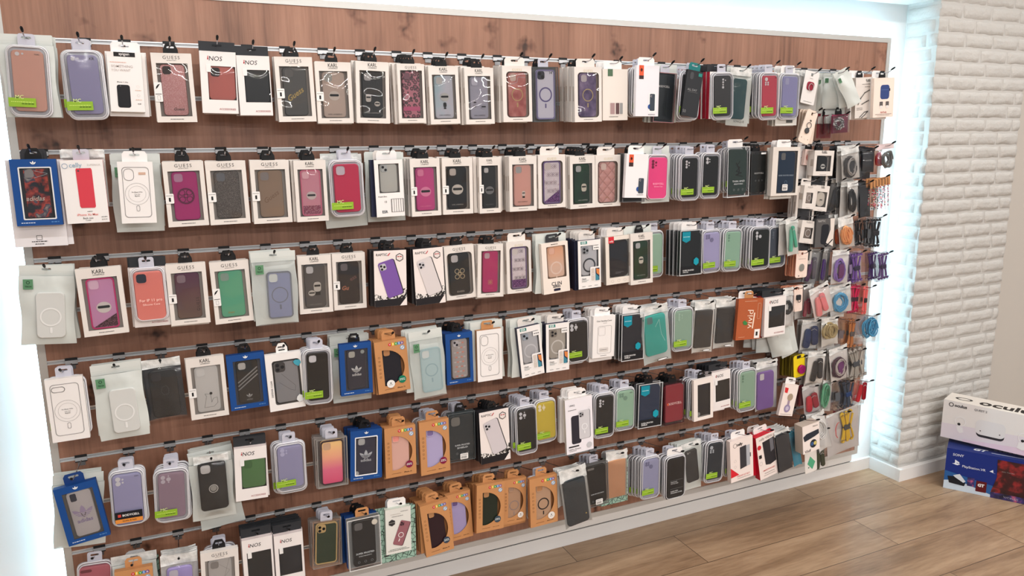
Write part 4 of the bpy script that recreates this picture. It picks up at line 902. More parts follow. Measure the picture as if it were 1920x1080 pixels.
P(1.799,1.874,-0.17,0.101,0.172,0.018,1,'print',dict(col=(230,222,214),pr=[('r',.2,.0,.4,.14,(84,110,86)),('r',.28,.65,.8,.91,(222,212,206)),('rr',.3,.66,.48,.88,(170,140,140),.002),('rr',.52,.66,.66,.88,(96,70,72),.002),('rr',.68,.66,.8,.88,(150,150,150),.002),('d',.25,.62,.93,INK)]),3,'white','plain cream carton with small green square','phone case','ww')
P(1.913,1.887,-0.2,0.095,0.172,-0.003,1,'print',dict(col=(232,230,236),d=.014,pr=[('r',.12,.0,.32,.2,(222,90,56)),('r',.12,.2,.32,.27,(60,40,40)),('p',[(.17,.09),(.22,.05),(.27,.09),(.22,.13)],(60,20,20),2),('r',.56,.54,.88,.93,(240,240,240)),('ph',.71,.72,.2,.33,0,(58,68,80),(80,90,100)),('c',.62,.81,.09,(40,80,150)),('d',.55,.85,.965,INK)]),3,'blist','tall white carton with orange tab and navy phone picture','phone case','ww')
P(2.027,1.870,-0.15,0.091,0.175,-0.048,1,'clear',dict(edge=(170,120,124),bk=(40,46,52),cw=.9,case=dict(c=(44,52,60),cam=None,m=[('t','BODYCELL',.45,.25,.6,(220,220,220))]),d=.012),3,'pouch','clear box with slate case and red edge','phone case',None)
P(2.133,1.867,-0.12,0.092,0.169,0.040,1,'blister',dict(case=dict(c=(196,150,136),cam='d2')),2,'blist','frosted blister with rose gold case behind a black box','phone case','b',hk=0)
P(2.109,1.874,-0.21,0.070,0.160,-0.141,1,'print',dict(col=(42,44,48),side=(30,32,34),d=.010,pr=[('t','ALL DAY',.45,.42,.6,(150,150,152)),('d',.2,.8,.47,(110,110,112)),('t','50',.14,.9,.2,(130,130,132)),('r',.72,.04,.94,.11,(40,140,130)),('rr',.2,.04,.42,.2,(70,72,76),.008)]),1,'blist','tilted black carton with teal corner sticker','phone case','teal')
P(2.242,1.875,-0.2,0.102,0.172,0.045,1,'blister',dict(case=dict(c=(70,70,74),cam='v4')),3,'red','frosted blister with charcoal case, top row','phone case','b')
P(2.362,1.895,-0.16,0.102,0.212,-0.064,1,'pouch',dict(puff=.003,patch=0,foot='SONIQUE',case=dict(c=(20,92,100),cam=None),cw=.74,ch=.7,cz=.18,cx=-.02,clear=1),3,'pouch','white pouch with deep teal case','phone case',None)
P(2.474,1.882,-0.19,0.096,0.178,0.040,1,'blister',dict(case=dict(c=(196,60,80),cam='sqr',m=[('t','10',.9,.05,.1,INK)])),4,'blist','frosted blister with raspberry red case','phone case','b')
P(2.597,1.883,-0.17,0.102,0.177,0.005,1,'blister',dict(case=dict(c=(140,138,186),cam='tall',camc=(160,160,190))),4,'whitec','frosted blister with periwinkle case and wide camera opening','phone case','b')
P(2.747,1.896,-0.13,0.074,0.128,-0.164,1,'card',dict(pr=[('d',.38,.62,.22,(120,112,106)),('d',.2,.8,.93,INK)],o='ring',c=(150,40,60)),3,'bagw','white card with burgundy ring grip','ring grip',None)
P(2.845,1.893,-0.1,0.068,0.146,0.019,1,'pouch',dict(seed=3,puff=.012,tint=1),1,'pouch','greenish pouch leftmost of the fanned pouches','pouch',None,yaw=-35,hk=0)
P(2.860,1.897,-0.13,0.076,0.145,-0.001,1,'pouch',dict(seed=5,puff=.012),1,'pouch','greenish pouch second of the fanned pouches','pouch',None,yaw=-40,hk=0)
P(2.862,1.897,-0.16,0.060,0.143,0.269,1,'pouch',dict(seed=8,puff=.010),0,'','greenish pouch third of the fanned pouches','pouch',None,yaw=-35,hk=0)
P(2.829,1.897,-0.19,0.060,0.152,0.491,1,'pouch',dict(seed=9,puff=.006),0,'','white edged pouch in front of the fanned pouches','pouch',None,yaw=-20)
P(2.993,1.877,-0.17,0.103,0.162,0.061,1,'print',dict(col=CARD,side=(214,202,192),d=.03,pr=[('t','KARL',.7,.07,.3,BLK,.03),('t','LAGERFELD',.7,.11,.26,BLK,.02),('d',.35,.95,.17,INK),('d',.5,.8,.235,INK),('l',[(.15,.66),(.3,.5),(.5,.38),(.75,.32),(.95,.36),(1.0,.44),(.9,.54),(.6,.6),(.35,.66)],.045,(110,106,102)),('l',[(.1,.6),(.3,.5)],.03,(50,50,50)),('rr',.78,.64,.98,.78,(44,46,50),.004),('l',[(.25,.98),(.5,.86),(.7,.84),(.5,.94),(.35,.99)],.03,(60,60,62)),('d',.08,.4,.75,INK),('d',.08,.4,.79,INK)]),2,'white','cream carton with strap drawing','strap',None)
P(3.069,1.875,-0.2,0.117,0.158,0.055,1,'print',dict(col=(240,222,210),d=.014,pr=[('rr',.32,.18,.76,.54,(52,70,124),.012),('r',.36,.3,.72,.31,(90,110,160)),('rr',.74,.27,.8,.34,(60,60,70),.002),('rr',.3,.6,.46,.72,(96,90,88),.003),('rr',.6,.6,.76,.72,(96,90,88),.003),('rr',.32,.7,.44,.77,(226,220,216),.002),('rr',.62,.7,.74,.77,(226,220,216),.002),('t','AirPods',.5,.87,.3,(170,50,50),.02),('d',.1,.9,.92,INK),('d',.2,.8,.955,(150,140,136))]),1,'white','cream carton with blue earbud cover picture','earbud case',None)
P(2.712,1.741,-0.18,0.058,0.133,-0.341,1.5,'card',dict(d=.004,r=.010,col=(238,220,206),o='key',pr=[('t','88',.55,.3,.16,INK,.02),('c',.2,.85,.03,(120,110,104)),('o',.5,.88,.05,INK),('c',.8,.85,.03,(120,110,104))]),4,'cardk','tilted cream card with dark key ring','key ring',None)
P(2.872,1.729,-0.17,0.091,0.075,0.061,1.5,'bag',dict(hh=.06,back=(110,40,64),hc=(150,60,90),puff=.012,**{'in':dict(k='beads',c=(196,196,198),c2=(120,120,122),w=.6,h=.66,z=.5,x=-.1,n=110)}),0,'','red backed bag with silver chain','chain','k')
P(2.857,1.728,-0.12,0.042,0.077,0.061,1.5,'bag',dict(hh=.06,back=(140,28,50),hc=(120,30,50),puff=.01),1,'bagr','empty looking dark red bag left of the silver chain','bag','k',hk=0)
P(0.052,1.599,-0.18,0.103,0.170,-0.004,2,'win',adidas(dict(c='floral',cam='sq',camc=(160,156,156),m=[('t','adidas',.4,.6,.7,(216,206,196),dict(shear=.3)),('poly',[(.1,.02),(.98,.12),(.15,.24)],.012,(220,226,230)),('edge',(24,24,30))]),frame=(226,226,226)),3,'bluetag','bright blue window box with floral print case','phone case','k')
P(0.160,1.595,-0.17,0.099,0.166,0.009,2,'print',dict(side=(214,80,84),d=.012,pr=[('o',.1,.09,.07,(120,150,180),.16),('t','celly',.35,.09,.3,(150,176,196),.01),('t','SUPERIOR',.78,.08,.32,(206,200,196)),('p',[(.34,.15),(.36,.13),(.7,.13),(.72,.16),(.715,.74),(.69,.76),(.37,.755),(.345,.73)],(208,62,76)),('rr',.36,.145,.44,.29,(40,30,34),.003),('c',.4,.17,.025,(90,60,66)),('d',.5,.62,.815,INK),('t','iPhone Xs Max',.5,.865,.5,(214,90,80),.006),('t','Back case',.5,.92,.24,INK,.01),('t','Cover',.5,.955,.13,INK,.004),('d',.82,.96,.91,INK),('d',.82,.96,.95,(130,126,122))]),3,'bagw','white carton with red phone picture','phone case','b')
P(0.286,1.607,-0.11,0.125,0.214,-0.015,2,'pouch',dict(seed=11,puff=.006),2,'pouch','wide white pouch behind a white outline carton','pouch',None,hk=0)
P(0.286,1.588,-0.17,0.086,0.166,-0.019,2,'print',magbox(cap=''),0,'','white carton with iphone outline and orange sticker','phone case','ww')
P(0.405,1.586,-0.15,0.106,0.181,0.012,2,'win',guess(dict(c=(200,36,130),camc=(196,150,180),m=[('rim',.5,.5,.34,(110,26,74)),('4g',.5,.5,.44,(110,26,74),.0022)]),st='w'),2,'guess','cream window box with magenta case','phone case',None)
P(0.517,1.585,-0.14,0.109,0.181,0.014,2,'win',guess(dict(c='g_grey',camc=(120,122,128)),st='w'),2,'guess','cream window box with grey glitter case','phone case',None)
P(0.638,1.585,-0.14,0.110,0.184,0.006,2,'win',guess(dict(c=(164,136,112),camc=(150,142,140),m=[('t','Guess',.5,.56,.72,(140,112,90),dict(rot=.6,shear=.3))]),st='w'),2,'guess','cream window box with taupe case','phone case',None)
P(0.752,1.583,-0.15,0.094,0.182,0.006,2,'win',karl(dict(c=(224,150,170),camc=(232,190,200),m=[('gl',.78,.78,'g_pinks'),('em',.5,.56,.5,(216,206,204),(40,36,40)),('edge',(220,120,150))])),2,'karl','cream window box with pink case and glitter base','phone case',None)
P(0.859,1.597,-0.09,0.128,0.225,0.039,2,'pouch',dict(seed=13,puff=.008,clear=1,patch=0),1,'pouch','wide grey pouch behind the red blister','pouch',None,hk=0)
P(0.858,1.583,-0.16,0.104,0.173,0.018,2,'blister',dict(case=dict(c=(204,36,76),cam='sq',camc=(190,180,190))),2,'blist','frosted blister with crimson case','phone case','b')
P(0.993,1.602,-0.1,0.127,0.217,0.003,2,'pouch',dict(seed=17,puff=.008),1,'pouch','white pouch behind a half height window carton','pouch',None,hk=0)
P(0.986,1.581,-0.17,0.090,0.175,0.017,2,'win',dict(side=(40,44,70),win=(.14,.07,.86,.58),col=WHITE,cw=.85,case=dict(c=(206,206,200),cam='lens2',camc=(196,200,200)),hd=('Project Zero',.3,INK,-.26,.645),pr=[('t','13',.34,.735,.07,INK),('t','ESR',.3,.91,.2,(60,70,80),.02)]+[('l',[(.55+.08*i,.69),(.55+.08*i,.92)],.012,INK) for i in range(6)]+[('ro',.53,.69,.97,.92,INK,.01)]),1,'navy','white half window carton with clear case','phone case','ww')
P(1.107,1.582,-0.16,0.098,0.181,0.011,2,'win',karl(dict(c=(222,70,150),camc=(230,140,180),m=[('em',.5,.56,.6,(238,150,190),(30,28,32)),('t','KARL LAGERFELD',.5,.9,.6,(240,150,190))]),st='w'),3,'karl','cream window box with hot pink case and pink badge','phone case',None)
P(1.220,1.582,-0.15,0.105,0.181,0.001,2,'win',karl(dict(c=(30,30,38),camc=(206,196,190),m=[('em',.5,.54,.6,(222,214,206),(20,20,22)),('t','KARL LAGERFELD',.5,.9,.6,(190,186,180),dict(bold=.02))]),st='w'),2,'karl','cream window box with black case and cream badge','phone case',None)
P(1.333,1.582,-0.15,0.076,0.183,0.005,2,'win',karl(dict(c=(46,48,52),camc=(210,206,206),m=[('em',.5,.58,.66,(130,130,132),(34,34,36)),('t','KARL LAGERFELD',.5,.92,.6,(120,120,120))]),st='w'),3,'karl','cream window box with black case and grey badge','phone case',None)
P(1.445,1.584,-0.17,0.101,0.182,0.007,2,'win',karl(dict(c=(232,172,160),camc=(176,176,176),m=[('em2',.55,.7,.24,(222,216,210),(24,24,26)),('t','KARL LAGERFELD',.5,.9,.56,INK,dict(bold=.02))])),4,'karl','cream window box with salmon case and tiny badge','phone case',None)
P(1.553,1.587,-0.17,0.104,0.179,0.017,2,'win',guessg(dict(c='glitter2',camc=(214,204,200),m=[('gl',.95,.68,'g_purple'),('multi','4g',3,4,.12,.7,(150,130,140),0),('edge',(120,96,150))]),win=(.12,.11,.9,.93),wr=.012),3,'guess','cream window box with purple glitter wedge case','phone case','w')
P(1.672,1.582,-0.17,0.099,0.181,0.022,2,'win',karl(dict(c='green',camc=(190,190,190),m=[('em2',.62,.6,.4,(222,214,200),(30,40,32)),('t','KARL LAGERFELD',.55,.92,.6,(210,210,206),dict(bold=.02))])),3,'karl','cream window box with glossy green black case','phone case',None)
P(1.782,1.583,-0.16,0.105,0.181,0.010,2,'win',guessg(dict(c='quilt',camc=(226,206,198),m=[('t','Guess',.5,.87,.2,(196,150,90))]),win=(.1,.12,.88,.93),wr=.012),4,'guess','cream window box with quilted pink case','phone case','w')
P(1.879,1.586,-0.2,0.092,0.154,-0.043,2,'print',dict(col=(236,234,236),d=.014,pr=[('r',.12,.02,.32,.2,(222,90,56)),('r',.12,.2,.32,.29,(60,40,40)),('p',[(.17,.11),(.22,.07),(.27,.11),(.22,.15)],(60,20,20),2),('ph',.71,.72,.22,.34,0,(58,68,80),(80,90,100)),('c',.6,.8,.09,(40,80,150)),('d',.55,.85,.93,INK)]),2,'clear','short white carton with orange tab and slate phone picture','phone case','ww')
P(1.996,1.583,-0.16,0.094,0.167,-0.012,2,'blister',dict(lab='pink',cw=.88,ch=.9,case=dict(c=(255,60,140),cam='d5',camc=(120,20,60))),3,'pouch','clear blister with neon pink case','phone case','b')
P(2.118,1.580,-0.19,0.092,0.170,0.008,2,'blister',dict(case=dict(c=(34,34,36),cam='d5',camc=(206,202,206))),5,'blist','frosted blister with black case and diamond of camera holes','phone case','b')
P(2.223,1.586,-0.18,0.090,0.173,-0.004,2,'blister',dict(case=dict(c=(36,38,38),cam='d2')),2,'blist','frosted blister with glossy black two hole case','phone case','b')
P(2.348,1.605,-0.18,0.106,0.190,0.028,2,'clear',dict(d=.024,cw=.8,case=dict(c=(54,78,72),cam=None,m=[('poly',[(.6,.26),(.45,.36),(.62,.4),(.4,.48),(.7,.52),(.38,.56),(.75,.6)],.035,BLK),('poly',[(.4,.3),(.58,.46),(.5,.56)],.05,BLK)]),mid=['THIN AND','BREATHABLE'],mz=.68),3,'blist','clear box with grey green case and black scribble','phone case','ww')
P(2.476,1.586,-0.15,0.081,0.168,0.028,2,'clear',dict(edge=(60,60,62),cw=.96,case=dict(c=(34,38,36),cam=None),mid=['BODYCELL'],mz=.5,lt=1,mc=(170,170,170)),3,'clear','narrow glossy black box with rounded white sticker','phone case','k')
P(2.577,1.602,-0.19,0.138,0.189,-0.007,2,'win',dict(win=(.2,.08,.92,.95),col=(222,214,206),side=(206,198,190),cw=.86,case=dict(c=(28,66,108),cam='tall',camc=(120,120,118),m=[('t','SUPER FROSTED SHIELD',.5,.58,.9,(190,206,220)),('ring',(120,150,180),.75,.08)]),st='code'),3,'whitec','cream framed box with royal blue case','phone case','ww')
P(2.772,1.589,-0.12,0.054,0.064,-0.094,2,'print',dict(col=(232,206,198),d=.014,pr=[('c',.45,.5,.3,(196,116,108)),('o',.45,.5,.3,(150,80,76)),('o',.45,.5,.22,(214,140,130)),('d',.2,.7,.1,(150,130,124)),('d',.2,.7,.88,(150,130,124))]),1,'white','small pink carton with round rose puff','phone grip',None)
P(2.809,1.585,-0.16,0.107,0.102,-0.029,2,'win',karl(dict(c=(40,44,48),cam=None,m=[('em',.5,.7,.5,(222,220,216),(30,30,34))],r=.02),win=(.13,.2,.87,.82),inner=(130,130,136),cw=.62,d=.03),1,'karl','small cream window box with dark earbud cover','earbud case',None)
P(2.922,1.601,-0.13,0.032,0.133,-0.028,2,'bag',dict(hc=(60,56,54),back=(44,40,40),hh=.1,**{'in':dict(k='beads',c=(60,56,58),c2=(96,92,92),w=.7,h=.7)}),1,'bagd','narrow dark bag with black beads','strap',None,hk=0)
P(2.928,1.603,-0.18,0.099,0.140,0.164,2,'bag',dict(hh=.22,back=(206,202,198),**{'in':dict(k='coil',c=(60,58,60),c2=(170,166,164),w=.62,h=.62,z=.62,r=.0045,plate=(56,56,60))}),1,'bagw','foil topped bag with black and white beaded chain','chain',None)
P(3.048,1.592,-0.17,0.075,0.102,0.041,2,'bag',dict(hh=.12,hc=(56,58,62),back=(44,46,52),**{'in':dict(k='slab',c=(50,52,58),w=.8,h=.7,txt='VOLTE-TEL')}),3,'bagd','shiny black bag with grey lettering','cable',None)
P(3.110,1.610,-0.2,0.098,0.111,0.086,2,'bag',dict(hh=.2,hc=(226,206,206),puff=.012,**{'in':dict(k='coil',c=(110,112,110),w=.56,h=.62,x=.16,r=.0045,n=3,s=4)}),0,'','clear bag with grey cord','cord',None)
P(3.109,1.602,-0.17,0.043,0.100,0.093,2,'bag',dict(hh=.2,puff=.012,**{'in':dict(k='wad',c=(214,50,50),c2=(190,40,110),w=.8,h=.6,x=0,r=.0045,s=4)}),0,'','clear bag with scarlet and magenta cord','cord',None,hk=0)
P(2.734,1.446,-0.17,0.064,0.094,-0.087,2.5,'win',guess(dict(c=(176,160,150),cam=None,m=[('rim',.5,.5,.4,(226,222,220))]),win=(.24,.3,.8,.76),d=.032,st=None),2,'guess','small cream window box with ring charm','earbud case','w')
P(2.814,1.443,-0.16,0.076,0.105,-0.111,2.5,'win',karl(dict(c=(222,212,200),cam=None,m=[('em',.5,.55,.4,(214,206,196),(30,28,28))],r=.02),win=(.15,.24,.88,.83),d=.032,inner=(176,160,146)),2,'karl','small cream window box with white earbud cover','earbud case',None)
P(2.901,1.464,-0.15,0.056,0.142,-0.111,2.5,'bag',dict(hh=.1,hc=(160,156,150),back=(110,108,106),**{'in':dict(k='strap',c=(34,34,40),c2=(28,28,34),w=.7,h=.8,x=.1,z=.55)}),1,'bagd','grey bag with black strap','strap',None)
P(2.945,1.458,-0.19,0.053,0.136,0.143,2.5,'bag',dict(hh=.16,back=(214,210,206),**{'in':dict(k='coil',c=(32,32,36),w=.66,h=.7,z=.6,r=.0042,n=3)}),2,'bagw','white bag with black corded strap','strap',None)
P(3.037,1.453,-0.17,0.068,0.154,0.132,2.5,'bag',dict(hh=.07,hc=(70,74,78),back=(40,42,46),puff=.004,**{'in':dict(k='slab',c=(40,42,48),w=.8,h=.86,z=.1)}),2,'bagd','long glossy black sleeve pack','strap',None)
P(3.105,1.468,-0.19,0.116,0.154,0.128,2.5,'beads',dict(s=3),1,'same','kraft carded strands of red and pink beads','beaded strap',None)
P(0.051,1.322,-0.17,0.125,0.213,-0.074,3,'pouch',dict(seed=21,shape='mag'),3,'pouch','white zip pouch with pressed ring case and green patch','phone case',None)
P(0.172,1.311,-0.2,0.108,0.185,0.024,3,'win',karl(dict(c=(216,150,196),camc=(226,196,214),m=[('gl',.97,.72,'g_dark'),('em',.52,.58,.54,(224,218,212),(24,24,26)),('edge',(206,50,120))])),2,'karl','cream window box with pink framed glitter case','phone case',None)
P(0.289,1.299,-0.18,0.087,0.153,0.012,3,'blister',dict(lab='11',cw=.84,ch=.9,case=dict(c=(232,124,112),cam='sq',camc=(40,44,60))),2,'inos','clear blister with bright coral case','phone case','b')
P(0.388,1.302,-0.17,0.104,0.176,0.005,3,'win',guess(dict(c='ombre2',camc=(150,126,136),m=[('t','GUESS',.86,.7,.62,(60,36,44),dict(rot=1.57))]),st='w'),1,'guess','cream window box with plum to grey ombre case','phone case',None)
P(0.503,1.300,-0.17,0.106,0.182,0.023,3,'win',guess(dict(c=(96,190,150),camc=(150,170,160),m=[('t','Guess',.4,.9,.26,(180,140,60),dict(shear=.3))]),st='eco'),2,'guess','cream window box with mint green case','phone case',None)
P(0.626,1.321,-0.18,0.127,0.219,-0.001,3,'pouch',dict(seed=23,case=dict(c=(104,112,166),camc=(206,210,206),m=[('ring',(60,62,96),.5,.34,.08),('edge',(60,62,86))]),cw=.56,ch=.64,cz=.28,cx=.1),4,'pouch','white zip pouch with cornflower blue ring case','phone case',None)
P(0.747,1.298,-0.16,0.100,0.178,-0.007,3,'win',karl(dict(c=(92,90,90),camc=(204,202,204),m=[('em2',.6,.52,.44,(206,200,192),(28,28,28)),('em',.32,.66,.34,(206,200,192),(28,28,28)),('t','KARL LAGERFELD',.5,.93,.6,(150,146,142))])),1,'karl','cream window box with grey case and two badges','phone case',None)
P(0.854,1.297,-0.15,0.102,0.177,-0.008,3,'win',guess(dict(c=(58,50,52),camc=(120,110,112),m=[('t','Gu',.3,.62,.34,(190,120,90),dict(bold=.03,shear=.2)),('t','ess',.7,.4,.34,(120,80,80),dict(rot=.5))]),st='w',st2=1),1,'guess','cream window box with dark floral case and barcode label','phone case',None)
P(0.978,1.301,-0.18,0.104,0.178,-0.021,3,'print',raptic('AIR',(120,84,160)),3,'rapt','white carton with tilted purple phone picture','phone case','x2')
P(1.102,1.300,-0.18,0.100,0.183,0.028,3,'print',raptic('AIR',(214,206,206)),4,'rapt','white carton with tilted silver phone picture, upper row','phone case','x2')
P(1.211,1.300,-0.17,0.104,0.178,0.035,3,'win',guess(dict(c=(46,48,52),camc=(206,200,200),m=[('4g',.5,.5,.4,(206,186,150),.002),('t','GUESS',.5,.93,.36,(196,190,180),dict(bold=.02))]),win=(.08,.13,.92,.93),wr=.012),1,'guess','cream window box with black case and gold emblem','phone case',None)
P(1.320,1.298,-0.18,0.090,0.177,-0.029,3,'win',guess(dict(c=(206,44,116),camc=(196,170,180),m=[('4g',.5,.75,.22,(214,176,120),.001),('t','GUESS',.5,.9,.34,(226,80,150))]),win=(.14,.12,.91,.93)),2,'guess','cream window box with fuchsia case','phone case',None)
P(1.427,1.300,-0.17,0.092,0.177,0.018,3,'win',guessg(dict(c='glitter2',camc=(220,212,208),m=[('multi','4g',3,4,.1,.74,(96,80,96),0),('gl',.78,.78,'g_purple'),('edge',(116,96,140))]),win=(.12,.1,.9,.93),wr=.012),2,'guess','cream window box with monogram case and purple glitter base','phone case','w')
P(1.548,1.292,-0.2,0.102,0.176,0.064,3,'win',dict(col=(236,224,214),win=(.18,.07,.9,.7),wr=.004,d=.018,cw=.86,inner=(206,176,150),case=dict(c='peach',camc=(240,200,180),m=[('ring',(244,222,210),.7,.36,.14)]),pr=[('t','CLIN',.5,.81,.38,(40,38,52),.02),('t','SERIES',.5,.87,.28,(40,38,52),.02),('rr',.38,.91,.64,.96,(40,38,60),.004),('d',.36,.62,.03,INK,.012)],frame=None),3,'pouch','cream carton with peach iridescent case','phone case','dk')
P(1.685,1.292,-0.2,0.091,0.171,0.031,3,'win',esr(dict(c=(206,206,212),cam='lens',camc=(170,172,178),m=[('ring',(60,64,72),.66,.4,.14)])),4,'navy','teal tagged white carton with clear case, third row','phone case','w')
P(1.821,1.295,-0.17,0.105,0.175,0.045,3,'win',dict(col=(232,222,212),side=(196,184,174),win=(.14,.08,.96,.86),cw=.9,case=dict(c=(50,54,66),cam=None,m=[('dl',.3,.75,.88,(150,150,156)),('dl',.3,.6,.91,(150,150,156))]),pr=[('r',.12,.0,.34,.135,(206,44,56)),('t','celly',.23,.1,.16,WHITE)]+[('o',.25+.25*i,.93,.05,INK) for i in range(3)]),3,'white','cream carton with red tag and slate case','phone case','w')
P(1.916,1.301,-0.18,0.096,0.188,0.035,3,'win',karl(dict(c='green',camc=(196,196,196),m=[('em2',.5,.5,.4,(222,214,200),(30,40,32)),('t','KARL LAGERFELD',.5,.9,.6,(196,196,190),dict(bold=.02))])),2,'pouch','cream window box with pale capped figure case','phone case',None)
P(2.010,1.300,-0.13,0.086,0.181,0.019,3,'blister',dict(cw=.84,case=dict(c=(150,186,162),cam='d2')),3,'blist','frosted blister with sage case right of dark green box','phone case','b')
P(2.133,1.301,-0.19,0.102,0.171,0.009,3,'clear',dict(badge=1,t2='SHIELD PRO',d=.018,bk=(30,34,36),cw=.9,case=dict(c=(34,40,44),cam='v3',camc=(60,66,70))),3,'clearw','clear box with teal badge and glossy black case','phone case','ww')
P(2.245,1.295,-0.17,0.092,0.171,0.037,3,'blister',dict(cw=.84,case=dict(c=(162,156,200),cam='q',camc=(120,116,150))),3,'blist','frosted blister with pale lilac case','phone case','b')
P(2.344,1.294,-0.18,0.091,0.170,-0.012,3,'blister',dict(cw=.8,case=dict(c=(140,180,156),cam='v3',camc=(110,146,128))),5,'blist','frosted blister with sage green case in the middle','phone case','b')
P(2.471,1.297,-0.19,0.102,0.176,0.019,3,'blister',dict(cw=.84,case=dict(c=(30,34,32),cam='q4')),5,'blist','frosted blister with black four hole case','phone case','b')
P(2.585,1.290,-0.16,0.093,0.172,0.032,3,'blister',dict(cw=.84,case=dict(c=(66,74,88),cam='v3',camc=(90,98,110))),4,'blist','frosted blister with slate navy case','phone case','b')
P(2.623,1.322,-0.19,0.059,0.155,0.162,3,'bag',dict(hh=.14,back=(226,226,222),puff=.004,**{'in':dict(k='strap',c=(96,190,160),c2=(80,176,146),w=.5,h=.74,z=.55)}),2,'bagw','narrow white bag with mint strap','strap',None)
P(2.742,1.303,-0.17,0.079,0.093,-0.147,3,'win',guess(dict(c=(150,132,120),cam=None,m=[('rim',.5,.5,.42,(220,214,210))]),win=(.24,.3,.82,.78),d=.034,st=None),2,'guess','small cream window box with round grey charm','earbud case','w')
P(2.819,1.309,-0.18,0.101,0.118,-0.010,3,'print',dict(col=(88,86,86),side=(60,60,62),d=.02,pr=[('t','RAPTIC',.3,.08,.4,(190,188,186),.02),('p',[(.75,0),(1,0),(1,1),(.6,.85),(.8,.4)],(226,216,208)),('rr',.3,.2,.72,.9,(34,36,42),.012,),('l',[(.5,.9),(.62,.98),(.95,.75)],.05,(30,30,34))]),2,'bagd','dark grey carton with black cover picture','airpods case','k')
P(2.920,1.317,-0.19,0.084,0.143,0.203,3,'bag',dict(hh=.28,back=(210,206,200),**{'in':dict(k='wad',c=(224,150,90),c2=(240,170,110),w=.66,h=.62,z=.62,r=.0046,s=2)}),0,'','white bag with orange rope cord','cord',None)
P(2.902,1.321,-0.16,0.021,0.142,0.136,3,'bag',dict(hh=.3,back=(206,202,196),**{'in':dict(k='wad',c=(196,90,50),c2=(210,100,60),w=.7,h=.5,z=.7,r=.004,s=5)}),1,'bagw','white bag with burnt orange cord edge on','cord',None,hk=0)
P(3.032,1.298,-0.16,0.051,0.128,0.139,3,'sleeve',dict(lbl=(90,92,96),**{'in':dict(k='bundle',c=(28,28,32),w=.6,h=.7,z=.5,tie=(60,60,64),r=.003)}),0,'','first clear sleeve with black cable from the left','cable',None,hk=0)
P(3.061,1.300,-0.18,0.054,0.130,0.128,3,'sleeve',dict(lbl=(90,92,96),**{'in':dict(k='bundle',c=(28,28,32),w=.6,h=.72,z=.5,tie=(60,60,64),r=.003)}),0,'','middle clear sleeve with black cable','cable',None,hk=0)
P(3.095,1.304,-0.2,0.092,0.133,0.020,3,'sleeve',dict(lbl=(90,94,98),**{'in':dict(k='bundle',c=(26,26,30),w=.6,h=.76,z=.52,tie=(46,46,50),n=8,r=.0034)}),0,'','outermost clear sleeve with tied black cable','cable',None)
P(2.703,1.183,-0.18,0.064,0.111,-0.007,3.5,'card',dict(col=(240,218,206),side=(200,120,100),r=.010,d=.003,o='mirror',pr=[('o',.25,.12,.12,(190,70,60)),('d',.2,.8,.3,INK),('c',.3,.93,.04,INK),('o',.6,.93,.06,INK)]),5,'cards','pink card with silver ring grip','ring grip',None)
P(2.805,1.181,-0.15,0.072,0.146,-0.155,3.5,'bag',dict(hh=.08,back=(160,160,160),hc=(170,170,168),**{'in':dict(k='strap',c=(84,44,90),c2=(96,90,100),w=.6,h=.8,z=.6)}),1,'bagg','grey bag with plum strap','strap',None)
P(2.860,1.179,-0.16,0.025,0.150,-0.079,3.5,'bag',dict(hh=.1,back=(196,194,192),**{'in':dict(k='coil',c=(90,60,130),w=.5,h=.6,z=.6,r=.003)}),1,'bagg','white bag with hidden violet cord, edge on','cord',None)
P(2.901,1.177,-0.2,0.095,0.146,0.014,3.5,'bag',dict(hh=.16,back=(214,210,206),**{'in':dict(k='coil',c=(136,104,180),w=.6,h=.66,z=.6,r=.0046,n=3,plate=(104,44,100))}),0,'','white bag with violet cord coil','cord',None)
P(3.017,1.156,-0.18,0.082,0.135,0.104,3.5,'sleeve',dict(lbl=(150,130,170),**{'in':dict(k='bundle',c=(120,80,160),w=.62,h=.76,z=.52,tie=(56,50,70),n=7,r=.0034)}),1,'same','left clear sleeve with purple cable','cable',None)
P(3.124,1.147,-0.17,0.063,0.125,0.112,3.5,'sleeve',dict(**{'in':dict(k='bundle',c=(76,46,110),w=.7,h=.8,z=.5,tie=(50,40,66),n=7,r=.0034)}),0,'','middle clear sleeve with dark purple cable','cable',None,hk=0)
P(3.152,1.146,-0.2,0.080,0.122,0.116,3.5,'sleeve',dict(**{'in':dict(k='bundle',c=(96,64,124),w=.62,h=.78,z=.5,tie=(56,46,70),n=7,r=.0034)}),0,'','rightmost clear sleeve with plum cable','cable',None)
P(0.061,1.019,-0.2,0.089,0.177,0.009,4,'print',magbox(cam='pill'),2,'blist','leftmost white carton with outlined phone and wide lens','phone case','b')
P(0.185,1.036,-0.17,0.126,0.220,0.029,4,'pouch',dict(seed=31,shape='mag'),3,'pouch','tall white pouch with ring case, fourth row left','phone case',None)
P(0.299,1.029,-0.15,0.102,0.181,0.033,4,'bag',dict(hh=.14,back=(50,50,54),**{'in':dict(k='case',case=dict(c=(32,32,34),cam='sq',camc=(44,44,48),m=[('poly',[(.42,.36),(.58,.34),(.66,.42),(.62,.52),(.46,.53),(.38,.46),(.42,.36)],.012,(80,80,84))]),w=.72,h=.78,z=.19)}),1,'bagd','clear bag with matte black case and white header','phone case',None)
P(0.416,1.021,-0.16,0.104,0.186,0.012,4,'win',karl(dict(c=(206,204,202),camc=(214,212,210),m=[('poly',[(.3,.9),(.42,.66),(.36,.6),(.6,.62),(.62,.8),(.7,.72),(.86,.7),(.88,.82),(.7,.9),(.3,.9)],.012,(80,78,78)),('disc',.62,.6,.06,(40,40,42))]),st='w'),1,'karl','cream window box with frosted white case and line drawing','phone case',None)
